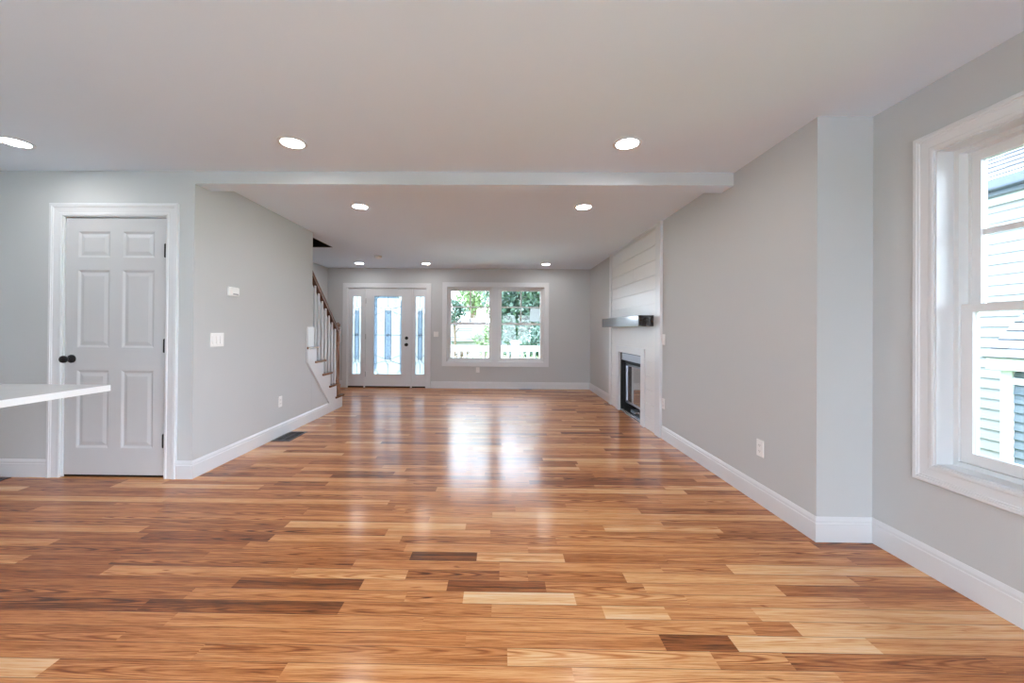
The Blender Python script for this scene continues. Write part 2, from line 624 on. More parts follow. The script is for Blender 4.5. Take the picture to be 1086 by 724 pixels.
# ------------------------------------------------------------------ floor of oak strips
def build_floor():
    x0, x1, y0, y1 = XK - 0.1, XR2 + 0.16, YB - 0.1, ZB + 0.16
    Wp, anchor = 0.0795, 1.655

    def fx(px, y):      # photo column -> floor x at depth y
        return (px - 529.2) / 419.7 * y + 0.004 * 0
    # rows read off the photograph: row -> list of (left px, right px, tone)
    rows = {
        -4: [(-60, 48, .86), (48, 300, .5), (300, 609, .58), (609, 890, .78), (890, 1200, .52)],
        -3: [(-80, 210, .52), (210, 539, .56), (539, 757, .80), (757, 834, .60), (834, 1047, .45), (1047, 1200, .42)],
        -2: [(-80, 130, .48), (130, 495, .50), (495, 702, .52), (702, 776, .20), (776, 922, .90), (922, 1200, .62)],
        -1: [(-60, 180, .48), (180, 449, .56), (449, 663, .58), (663, 795, .66), (795, 841, .48), (841, 1200, .82)],
        0: [(-60, 150, .30), (150, 362, .26), (362, 522, .50), (522, 640, .60), (640, 707, .80), (707, 800, .58), (800, 1150, .80)],
        1: [(-60, 200, .46), (200, 431, .56), (431, 492, .55), (492, 610, .92), (610, 728, .68), (728, 912, .62), (912, 1150, .55)],
        2: [(-60, 250, .40), (250, 384, .24), (384, 475, .60), (475, 579, .22), (579, 683, .56), (683, 825, .70), (825, 1150, .36)],
        3: [(-60, 110, .34), (110, 312, .66), (312, 432, .74), (432, 530, .42), (530, 560, .58), (560, 662, .46), (662, 900, .70), (900, 1100, .6)],
        4: [(-60, 20, .72), (20, 118, .32), (118, 375, .44), (375, 530, .52), (530, 700, .58), (700, 772, .56), (772, 1050, .84)],
        5: [(-60, 220, .40), (220, 436, .48), (436, 506, .22), (506, 598, .78), (598, 705, .42), (705, 900, .56), (900, 1100, .42)],
        6: [(-60, 52, .68), (52, 260, .38), (260, 430, .52), (430, 560, .60), (560, 800, .56), (800, 1100, .60)],
        7: [(-60, 150, .40), (150, 287, .32), (287, 425, .62), (425, 590, .48), (590, 860, .62), (860, 1100, .36)],
        8: [(-60, 150, .64), (150, 410, .46), (410, 520, .62), (520, 760, .55), (760, 1000, .44)],
        9: [(-60, 304, .44), (304, 494, .80), (494, 640, .52), (640, 762, .80), (762, 1000, .42)],
        10: [(-60, 110, .48), (110, 300, .62), (300, 455, .46), (455, 700, .64), (700, 1000, .56)],
    }
    bm = bmesh.new()
    uvl = bm.loops.layers.uv.new('plank')
    cl = bm.loops.layers.float_color.new('tone')
    rr = random.Random(11)

    def quad(xa, xb, ya, yb, tone):
        vs_ = [bm.verts.new(c) for c in ((xa, ya, 0), (xb, ya, 0), (xb, yb, 0), (xa, yb, 0))]
        f = bm.faces.new(vs_)
        r1, r2 = rr.random(), rr.random()
        for lp, (uu, vv) in zip(f.loops, ((xa, 0), (xb, 0), (xb, Wp), (xa, Wp))):
            lp[uvl].uv = (uu, vv)
            lp[cl] = (tone, r1, r2, 1)

    k0 = math.floor((y0 - anchor) / Wp)
    k1 = math.ceil((y1 - anchor) / Wp)
    for k in range(k0, k1):
        ya, yb = anchor + k * Wp, anchor + (k + 1) * Wp
        ym = (ya + yb) / 2
        segs = []
        if k in rows:
            for a, b_, tn in rows[k]:
                segs.append((fx(a, ym), fx(b_, ym), tn))
        else:
            x = x0 - rr.random() * 0.9
            while x < x1:
                ln = rr.choice((0.35, 0.5, 0.7, 0.9, 1.1, 1.4, 1.7)) * rr.uniform(0.85, 1.15)
                tn = min(0.9, max(0.22, rr.gauss(0.53, 0.14)))
                segs.append((x, x + ln, tn))
                x += ln
        # extend to the room's sides
        lo, hi = segs[0][0], segs[-1][1]
        while lo > x0:
            ln = rr.uniform(0.5, 1.4)
            segs.insert(0, (lo - ln, lo, rr.gauss(0.52, 0.12)))
            lo -= ln
        while hi < x1:
            ln = rr.uniform(0.5, 1.4)
            segs.append((hi, hi + ln, rr.gauss(0.52, 0.12)))
            hi += ln
        for a, b_, tn in segs:
            a, b_ = max(a, x0), min(b_, x1)
            if b_ - a > 0.005:
                quad(a, b_, ya, yb, tn)
    yb_ = anchor + k1 * Wp
    ya_ = anchor + k0 * Wp
    # underside and edges of the floor
    c = [bm.verts.new(p) for p in ((x0, ya_, -0.12), (x1, ya_, -0.12), (x1, yb_, -0.12), (x0, yb_, -0.12))]
    t_ = [bm.verts.new(p) for p in ((x0, ya_, -0.001), (x1, ya_, -0.001), (x1, yb_, -0.001), (x0, yb_, -0.001))]
    fs = [bm.faces.new(c[::-1])] + [bm.faces.new((c[i], c[(i + 1) % 4], t_[(i + 1) % 4], t_[i])) for i in range(4)]
    for f in fs:
        for lp in f.loops:
            lp[uvl].uv = (0.3, 0.04)
            lp[cl] = (0.3, 0.2, 0.2, 1)
    me = bpy.data.meshes.new('floor')
    bm.to_mesh(me)
    bm.free()
    me.materials.append(M['floor'])
    o = bpy.data.objects.new('floor', me)
    COL.objects.link(o)
    struct(o)


build_floor()

# ------------------------------------------------------------------ walls, ceiling, beam
DOOR1 = (-3.498, -2.654, 0.0, 2.084)
wall('wall_kitchen_back', plane_y(ZD), XK, XL - 0.0, 0, H, 0.12, [DOOR1])
# stair side wall, full height to WALL_END
struct(MB().box((XL - 0.12, ZD + 0.12, 0), (XL, WALL_END, H)).build('wall_left', M['wall']))
wall('wall_stairwell', plane_xl(XS), ZD + 0.12, ZB + 0.15, 0, H, 0.12)
FD = (-3.135, -1.507, 0.0, 2.04)
W2A = (-1.098, -0.154, 0.537, 2.07)
W2B = (-0.060, 0.890, 0.537, 2.07)
wall('wall_front', plane_y(ZB), XS, XR, 0, H, 0.15, [FD, W2A, W2B])
FP = (5.07, 6.02, 0.0, 0.88)
wall('wall_right', plane_xr(XR), ZC, ZB + 0.15, 0, H, XR2 + 0.16 - XR, [FP])
W1 = (1.02, 1.971, 0.546, 2.098)
ADDED_W3 = (-1.98, 0.62, 0.12, 2.28)  # added unseen opening, sized to light the side walls
wall('wall_bay', plane_xr(XR2), YB, ZC, 0, H, 0.16, [W1, ADDED_W3])
ADDED_GD = (-1.4, 1.5, 0.0, 1.98)  # added glass doors behind the camera, sized for fill light
wall('wall_rear', lambda a, b, d: (a, YB - d, b), XK, XR2 + 0.16, 0, H, 0.15, [ADDED_GD])
ADDED_W4 = (-1.8, -0.6, 1.0, 2.1)  # added kitchen opening, out of view, lets in more skylight
wall('wall_kitchen_side', plane_xl(XK), YB, ZD + 0.12, 0, H, 0.15, [ADDED_W4])

SH = (XS, -2.575, 3.2, 6.03)   # opening over the stairs
ax = brk(XK - 0.15, XR2 + 0.16, [SH], 0)
ay = brk(YB - 0.15, ZB + 0.15, [(SH[0], SH[1], SH[2], SH[3])], 2)
struct(MB().slab(ax, ay, rects([SH]), flat(H), 0, 0.25).build('ceiling', M['ceiling']))
beam = struct(MB().box((XL, ZD, HB), (XR, ZBM, H)).build('ceiling_beam', M['wall']))
beam.data.materials.append(M['ceiling'])          # the underside is painted like the ceiling
for p in beam.data.polygons:
    if p.normal.z < -0.5:
        p.material_index = 1
# the shaft above the stairs (dark upper floor)
mb = MB()
mb.box((SH[0] - 0.12, 2.0, H + 0.25), (SH[0], SH[3] + 0.12, 4.9))
mb.box((SH[1], 2.0, H + 0.25), (SH[1] + 0.12, SH[3] + 0.12, 4.9))
mb.box((SH[0], SH[3], H + 0.25), (SH[1], SH[3] + 0.12, 4.9))
mb.box((SH[0], 2.0, H + 0.25), (SH[1], 2.12, 4.9))
mb.box((SH[0] - 0.12, 2.0, 4.9), (SH[1] + 0.12, SH[3] + 0.12, 5.0))
struct(mb.build('wall_upper_stairwell', M['wall']))

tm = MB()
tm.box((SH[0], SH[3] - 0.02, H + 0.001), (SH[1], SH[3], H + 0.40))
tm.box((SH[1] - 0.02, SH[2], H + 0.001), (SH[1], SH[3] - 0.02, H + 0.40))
struct(tm.build('painted_stair_shade', M['firebox_shade_black']))  # near-black boards stand in for the unlit shade of the upper shaft

# ------------------------------------------------------------------ baseboards
BP = [(0, 0), (0.014, 0), (0.014, 0.104), (0.0105, 0.108), (0.0105, 0.121), (0.007, 0.131), (0.003, 0.140), (0, 0.140)]


def baseboard(name, path, side):
    mb = MB().sweep([(p[0], p[1]) for p in path], BP, lambda a, b, d: (a, b, d + 0.0005), side=side)
    return struct(mb.build(name, M['trim']))


baseboard('baseboard_kitchen', [(XK, ZD), (-3.592, ZD)], -1)
baseboard('baseboard_left', [(-2.562, ZD), (XL, ZD), (XL, 5.585)], -1)
baseboard('baseboard_front', [(-1.41, ZB), (XR, ZB), (XR, 6.56)], -1)
baseboard('baseboard_foyer', [(XS, 6.12), (XS, ZB), (-3.225, ZB)], -1)
baseboard('baseboard_right', [(XR, 4.455), (XR, ZC), (XR2, ZC), (XR2, YB)], -1)

# ------------------------------------------------------------------ casings and six panel door
CP = [(0, 0), (0, -0.011), (0.006, -0.014), (0.018, -0.014), (0.022, -0.011), (0.060, -0.014), (0.064, -0.018), (0.070, -0.018),
      (0.073, -0.022), (0.088, -0.022), (0.092, -0.019), (0.092, 0)]
CP_FLAT = [(0, 0), (0, -0.016), (0.003, -0.018), (0.083, -0.018), (0.086, -0.016), (0.086, 0)]


def casing(mb, rect, mp, closed, prof, scale=1.0, side=1):
    a0, a1, b0, b1 = rect
    pr = [(o * scale, d) for o, d in prof]
    if closed:
        mb.sweep([(a0, b0), (a0, b1), (a1, b1), (a1, b0)], pr, mp, closed=True, side=side)
    else:
        mb.sweep([(a0, b0), (a0, b1), (a1, b1), (a1, b0)], pr, mp, side=side)
    return mb


def liner(mb, rect, mp, d0, d1, th, bottom=True):
    """boards lining an opening"""
    a0, a1, b0, b1 = rect

    def bx(a, b, c, d):
        mb.prism([(a, c), (b, c), (b, d), (a, d)], mp, d0, d1)
    bx(a0, a0 + th, b0, b1)
    bx(a1 - th, a1, b0, b1)
    bx(a0 + th, a1 - th, b1 - th, b1)
    if bottom:
        bx(a0 + th, a1 - th, b0, b0 + th)


def panel_face(mb, rect, mp, d, panels, th):
    """slab face at depth d with moulded panels; body thickness th"""
    a0, a1, b0, b1 = rect
    A = sorted({a0, a1} | {p[0] for p in panels} | {p[1] for p in panels})
    B = sorted({b0, b1} | {p[2] for p in panels} | {p[3] for p in panels})
    bm = mb.bm
    isp = rects(panels)
    V = {}

    def v(a, b, dd):
        k = (round(a, 5), round(b, 5), round(dd, 5))
        if k not in V:
            V[k] = bm.verts.new(mp(a, b, dd))
        return V[k]
    for i in range(len(A) - 1):
        for j in range(len(B) - 1):
            if isp((A[i] + A[i + 1]) / 2, (B[j] + B[j + 1]) / 2):
                bm.faces.new((v(A[i], B[j], d), v(A[i + 1], B[j], d), v(A[i + 1], B[j + 1], d), v(A[i], B[j + 1], d)))
    for p in panels:
        rings = []
        for ins, dd in ((0, d), (0.006, d + 0.003), (0.016, d + 0.009), (0.024, d + 0.009), (0.048, d + 0.003)):
            rings.append([v(p[0] + ins, p[2] + ins, dd), v(p[1] - ins, p[2] + ins, dd), v(p[1] - ins, p[3] - ins, dd), v(p[0] + ins, p[3] - ins, dd)])
        for r, s in zip(rings, rings[1:]):
            for q in range(4):
                bm.faces.new((r[q], r[(q + 1) % 4], s[(q + 1) % 4], s[q]))
        bm.faces.new(rings[-1])
    # edges and back
    corners = [(a0, b0), (a1, b0), (a1, b1), (a0, b1)]
    f = [bm.verts.new(mp(*c, d)) for c in corners]
    k = [bm.verts.new(mp(*c, d + th)) for c in corners]
    for q in range(4):
        bm.faces.new((f[q], f[(q + 1) % 4], k[(q + 1) % 4], k[q]))
    bm.faces.new(k)


def build_door1():
    mp = plane_y(ZD)
    r = DOOR1
    mb = MB()
    casing(mb, (r[0] + 0.004, r[1] - 0.004, 0.0, r[3] - 0.004), mp, False, CP, 1.06)
    d = mb.build('door_1', M['trim'])
    struct(d)
    jb = MB()
    liner(jb, r, mp, 0.0, 0.12, 0.012, bottom=False)
    jb.prism([(r[0] + .012, 2.0), (r[1] - .012, 2.0), (r[1] - .012, 2.072), (r[0] + .012, 2.072)], mp, 0.052, 0.07)
    jb.build('jamb', M['trim'], d)
    a0, a1 = r[0] + 0.015, r[1] - 0.015
    z0, z1 = 0.018, 2.066
    cols = ((-3.385, -3.127), (-3.025, -2.768))
    zs = ((0.231, 0.850), (1.031, 1.650), (1.752, 1.960))
    pans = [(c[0], c[1], z[0], z[1]) for c in cols for z in zs]
    sb = MB()
    panel_face(sb, (a0, a1, z0, z1), mp, 0.012, pans, 0.035)
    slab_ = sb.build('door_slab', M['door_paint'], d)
    sw = MB().box((a0, ZD + 0.016, 0.002), (a1, ZD + 0.044, z0 - 0.001))  # black strip painted in for the shade of the gap under the door
    sw.build('door_gap_shade', M['black'], slab_)
    for zc in (1.807, 1.050, 0.295):
        hb = MB()
        hb.lathe([(0.005, -0.056), (0.0095, -0.05), (0.0095, 0.05), (0.005, 0.056)], (a1 + 0.001, ZD - 0.002, zc), seg=12)
        hb.box((a1 - 0.012, ZD + 0.006, zc - 0.048), (a1 + 0.001, ZD + 0.0125, zc + 0.048))
        hb.build('hinge', M['black'], d, smooth=True)
    kb = MB()
    kb.lathe([(0, -0.012), (0.030, -0.012), (0.033, -0.008), (0.033, 0.0), (0.02, 0.006), (0.011, 0.012), (0.011, 0.030), (0.018, 0.036),
              (0.027, 0.046), (0.029, 0.056), (0.026, 0.066), (0.016, 0.072), (0, 0.073)], (-3.425, ZD + 0.004, 0.94), axis=(0, -1, 0), seg=28)
    kb.build('door_knob', M['black'], slab_, smooth=True)


build_door1()


# ------------------------------------------------------------------ glazed units
def ring(mb, rect, wdt, mp, d0, d1, wb=None, wt=None):
    a0, a1, b0, b1 = rect
    wb = wdt if wb is None else wb
    wt = wdt if wt is None else wt

    def bx(a, b, c, d):
        mb.prism([(a, c), (b, c), (b, d), (a, d)], mp, d0, d1)
    bx(a0, a0 + wdt, b0, b1)
    bx(a1 - wdt, a1, b0, b1)
    bx(a0 + wdt, a1 - wdt, b0, b0 + wb)
    bx(a0 + wdt, a1 - wdt, b1 - wt, b1)


def rbox(mb, a0, a1, b0, b1, mp, d0, d1):
    mb.prism([(a0, b0), (a1, b0), (a1, b1), (a0, b1)], mp, d0, d1)


def double_hung(parent, r, mp, dj, mid, grid=True, glass='glass'):
    """r opening; dj depth where the vinyl unit starts"""
    f = MB()
    ring(f, r, 0.022, mp, dj, dj + 0.085)
    ring(f, (r[0] + 0.022, r[1] - 0.022, r[2] + 0.022, r[3] - 0.022), 0.012, mp, dj + 0.045, dj + 0.052)
    fr = f.build('window_frame', M['vinyl'], parent)
    a0, a1, b0, b1 = r[0] + 0.024, r[1] - 0.024, r[2] + 0.024, r[3] - 0.024
    lo = MB()
    ring(lo, (a0, a1, b0, mid + 0.018), 0.046, mp, dj + 0.010, dj + 0.044, wb=0.05, wt=0.036)
    lo.prism([(a0 + 0.1, mid + 0.018), (a1 - 0.1, mid + 0.018), (a1 - 0.1, mid + 0.022), (a0 + 0.1, mid + 0.022)], mp, dj + 0.012, dj + 0.022)
    los = lo.build('lower_sash', M['vinyl'], parent)
    g = MB()
    rbox(g, a0 + 0.044, a1 - 0.044, b0 + 0.048, mid - 0.016, mp, dj + 0.026, dj + 0.030)
    g.build('window_pane', M[glass], los)
    for t_ in (0.28, 0.72):
        lk = MB()
        c = a0 + (a1 - a0) * t_
        rbox(lk, c - 0.028, c + 0.028, mid + 0.018, mid + 0.026, mp, dj + 0.016, dj + 0.040)
        rbox(lk, c - 0.012, c + 0.012, mid + 0.026, mid + 0.036, mp, dj + 0.020, dj + 0.036)
        lk.build('sash_lock', M['vinyl'], los)
    up = MB()
    ring(up, (a0, a1, mid - 0.018, b1), 0.046, mp, dj + 0.048, dj + 0.080, wb=0.034, wt=0.044)
    ups = up.build('upper_sash', M['vinyl'], parent)
    g = MB()
    rbox(g, a0 + 0.044, a1 - 0.044, mid + 0.014, b1 - 0.042, mp, dj + 0.064, dj + 0.068)
    g.build('window_pane', M[glass], ups)
    if grid:
        mu = MB()
        ca = (a0 + a1) / 2
        cb = (mid + 0.016 + b1 - 0.044) / 2
        rbox(mu, ca - 0.013, ca + 0.013, mid + 0.016, b1 - 0.044, mp, dj + 0.058, dj + 0.074)
        rbox(mu, a0 + 0.046, ca - 0.013, cb - 0.013, cb + 0.013, mp, dj + 0.058, dj + 0.074)
        rbox(mu, ca + 0.013, a1 - 0.046, cb - 0.013, cb + 0.013, mp, dj + 0.058, dj + 0.074)
        mu.build('muntin_grid', M['vinyl'], ups)
    return fr


def build_window_right(name, r, x0, glass='glass'):
    mp = plane_xr(x0)
    mb = MB()
    casing(mb, (r[0] + 0.002, r[1] - 0.002, r[2] + 0.002, r[3] - 0.002), mp, True, CP, 0.98)
    wn = struct(mb.build(name, M['trim']))
    jb = MB()
    liner(jb, r, mp, -0.004, 0.078, 0.010)
    jb.build('jamb_extension', M['trim'], wn)
    double_hung(wn, (r[0] + 0.010, r[1] - 0.010, r[2] + 0.010, r[3] - 0.010), mp, 0.078, 1.318, True, glass)
    return wn


build_window_right('window_1', W1, XR2)
build_window_right('window_added_bay', ADDED_W3, XR2, 'added_clear_glass')  # added window out of view, there only to bring in light


def build_window_front():
    mp = plane_y(ZB)
    mb = MB()
    outer = (-1.196 + 0.086, 0.985 - 0.086, 0.470 + 0.078, 2.170 - 0.086)
    casing(mb, (-1.092, 0.884, 0.545, 2.064), mp, True, CP_FLAT, 1.10)
    rbox(mb, -0.160, -0.054, 0.545, 2.064, mp, -0.016, 0.0)
    wn = struct(mb.build('window_2', M['trim']))
    for r in (W2A, W2B):
        jb = MB()
        liner(jb, r, mp, -0.002, 0.045, 0.010)
        jb.build('jamb_extension', M['trim'], wn)
        double_hung(wn, (r[0] + 0.010, r[1] - 0.010, r[2] + 0.010, r[3] - 0.010), mp, 0.045, 1.317)
    return wn


build_window_front()


def arc(cx, cz, r, a0, a1, n=14):
    return [(cx + r * math.cos(math.radians(a0 + (a1 - a0) * i / n)), cz + r * math.sin(math.radians(a0 + (a1 - a0) * i / n))) for i in range(n + 1)]


def build_front_door():
    mp = plane_y(ZB)
    mb = MB()
    casing(mb, (-3.130, -1.512, 0.0, 2.036), mp, False, CP_FLAT, 1.08)
    d = struct(mb.build('door_2', M['trim']))
    jb = MB()
    liner(jb, FD, mp, 0.0, 0.15, 0.018, bottom=False)
    rbox(jb, -2.790, -2.762, 0, 2.022, mp, 0.0, 0.13)
    rbox(jb, -1.835, -1.805, 0, 2.022, mp, 0.0, 0.13)
    jb.build('door_frame', M['trim'], d)
    th = MB()
    rbox(th, FD[0], FD[1], 0.0005, 0.028, mp, 0.02, 0.15)
    th.build('threshold', M['black'], d)

    def leaf(name, r, g, d0, kind):
        s = MB()
        s.slab(brk(r[0], r[1], [g], 0), brk(r[2], r[3], [g], 2), rects([g]), mp, d0, d0 + 0.044)
        ring(s, (g[0] - 0.022, g[1] + 0.022, g[2] - 0.022, g[3] + 0.022), 0.024, mp, d0 - 0.010, d0 + 0.002)
        sl = s.build(name, M['trim'], d)
        p = MB()
        rbox(p, *g, mp, d0 + 0.016, d0 + 0.024)
        gl = p.build('glass_panel', M['frost'], sl)
        dk = d0 + 0.012
        cx = (g[0] + g[1]) / 2
        zt, zb = g[3] - 0.30, g[2] + 0.30
        wc = 0.062 if kind == 'door' else 0.040
        bv = MB()
        rbox(bv, cx - wc, cx + wc, zb, zt, mp, d0 + 0.011, d0 + 0.0155)
        if kind == 'door':
            rbox(bv, g[0], g[0] + 0.055, g[2] + 0.10, g[3], mp, d0 + 0.011, d0 + 0.0155)
            rbox(bv, g[0] + 0.055, g[1] - 0.10, g[3] - 0.045, g[3], mp, d0 + 0.011, d0 + 0.0155)
            rbox(bv, g[1] - 0.03, g[1], g[2] + 0.02, g[3] - 0.10, mp, d0 + 0.011, d0 + 0.0155)
        bv.build('bevelled_strip', M['bevel'], gl)
        c = MB()

        def ln(pts, r_=0.0055, closed=False):
            c.tube([mp(a, b, dk) for a, b in pts], r_, 6, closed)
        zm = (g[2] + g[3]) / 2
        ln([(cx - wc, zb), (cx - wc, zt)])
        ln([(cx + wc, zb), (cx + wc, zt)])
        ln([(cx, g[2]), (cx, zb - 0.08)])
        ln([(cx, zt + 0.08), (cx, g[3])])
        ln([(g[0], zm), (g[1], zm)])
        sp = wc * 1.7
        for zc in (zt + 0.02, zm, zb - 0.02):
            h_ = 0.09 if zc != zm else 0.04
            w_ = sp * 0.62 if zc != zm else 0.03
            ln([(cx, zc + h_), (cx + w_, zc), (cx, zc - h_), (cx - w_, zc)], closed=True)
            ln(arc(cx, zc, w_ * 0.5, 0, 345, 12), 0.0045, True)
        for sgn, zc in ((1, zt + 0.02), (-1, zb - 0.02)):
            for ss in (-1, 1):
                e = g[0] if ss < 0 else g[1]
                ln([(cx + ss * wc * 0.8, zc + sgn * 0.01), (cx + ss * (abs(e - cx) * 0.55), zc + sgn * 0.035), (e, zc + sgn * 0.075)])
                ln([(cx + ss * wc * 0.8, zc - sgn * 0.02), (cx + ss * (abs(e - cx) * 0.55), zc - sgn * 0.07), (e, zc - sgn * 0.115)])
                if kind == 'door':
                    cz = g[3] if sgn > 0 else g[2]
                    a0 = {(1, -1): 270, (1, 1): 180, (-1, -1): 0, (-1, 1): 90}[(sgn, ss)]
                    ln(arc(e, cz, 0.085, a0, a0 + 90))
        if kind == 'door':
            for ex in (g[0] + 0.055, g[1] - 0.03):
                ln([(ex, g[2] + 0.09), (ex, g[3] - 0.09)], 0.003)
        c.build('lead_came', M['came'], gl)
        return sl
    leaf('sidelight', (-3.115, -2.792, 0.03, 2.02), (-3.030, -2.856, 0.272, 1.866), 0.02, 'side')
    slab_ = leaf('door_slab', (-2.758, -1.839, 0.03, 2.018), (-2.588, -2.020, 0.272, 1.874), 0.016, 'door')
    leaf('sidelight', (-1.803, -1.527, 0.03, 2.02), (-1.738, -1.552, 0.272, 1.870), 0.02, 'side')
    for zc in (1.77, 1.04, 0.27):
        hb = MB().lathe([(0.005, -0.055), (0.008, -0.05), (0.008, 0.05), (0.005, 0.055)], (-2.760, ZB + 0.010, zc), seg=10)
        hb.build('hinge', M['greybar'], d, smooth=True)
    kb = MB().lathe([(0, 0), (0.034, 0), (0.034, 0.010), (0.026, 0.016), (0.014, 0.018), (0.014, 0.034), (0.028, 0.042), (0.032, 0.056), (0.026, 0.070), (0, 0.074)],
                    (-1.918, ZB + 0.016, 0.880), axis=(0, -1, 0))
    kb.build('door_knob', M['black'], slab_, smooth=True)
    db = MB().lathe([(0, 0), (0.033, 0), (0.033, 0.012), (0.028, 0.020), (0, 0.022)], (-1.918, ZB + 0.016, 1.014), axis=(0, -1, 0))
    db.box((-1.923, ZB - 0.028, 0.996), (-1.913, ZB - 0.006, 1.032))
    db.build('deadbolt', M['black'], slab_, smooth=True)


build_front_door()


def build_added_glazing():  # added rear doors and kitchen window, never in view, as light sources
    mp = lambda a, b, d: (a, YB - d, b)
    mb = MB()
    casing(mb, (ADDED_GD[0], ADDED_GD[1], 0.0, ADDED_GD[3]), mp, False, CP_FLAT, 1.0)
    liner(mb, ADDED_GD, mp, 0.0, 0.15, 0.03, bottom=False)
    rbox(mb, ADDED_GD[0], ADDED_GD[1], 0.0005, 0.03, mp, 0.0, 0.15)
    d = struct(mb.build('door_added_rear', M['trim']))
    n = 4
    wd = (ADDED_GD[1] - ADDED_GD[0] - 0.06) / n
    for i in range(n):
        a0 = ADDED_GD[0] + 0.03 + i * wd
        s = MB()
        r = (a0, a0 + wd, 0.03, ADDED_GD[3] - 0.03)
        ring(s, r, 0.06, mp, 0.05, 0.09)
        sl = s.build('glazed_leaf', M['vinyl'], d)
        p = MB()
        rbox(p, a0 + 0.06, a0 + wd - 0.06, 0.09, ADDED_GD[3] - 0.09, mp, 0.068, 0.072)
        p.build('window_pane', M['added_clear_glass'], sl)  # pane of the added rear doors
    mp4 = plane_xl(XK)
    mb = MB()
    casing(mb, ADDED_W4, mp4, True, CP_FLAT, 1.0)
    ring(mb, ADDED_W4, 0.05, mp4, 0.05, 0.10)
    added_w4 = struct(mb.build('window_added_kitchen', M['trim']))
    p = MB()
    rbox(p, ADDED_W4[0] + 0.05, ADDED_W4[1] - 0.05, ADDED_W4[2] + 0.05, ADDED_W4[3] - 0.05, mp4, 0.068, 0.072)
    p.build('window_pane', M['added_clear_glass'], added_w4)  # pane of the added kitchen window


build_added_glazing()


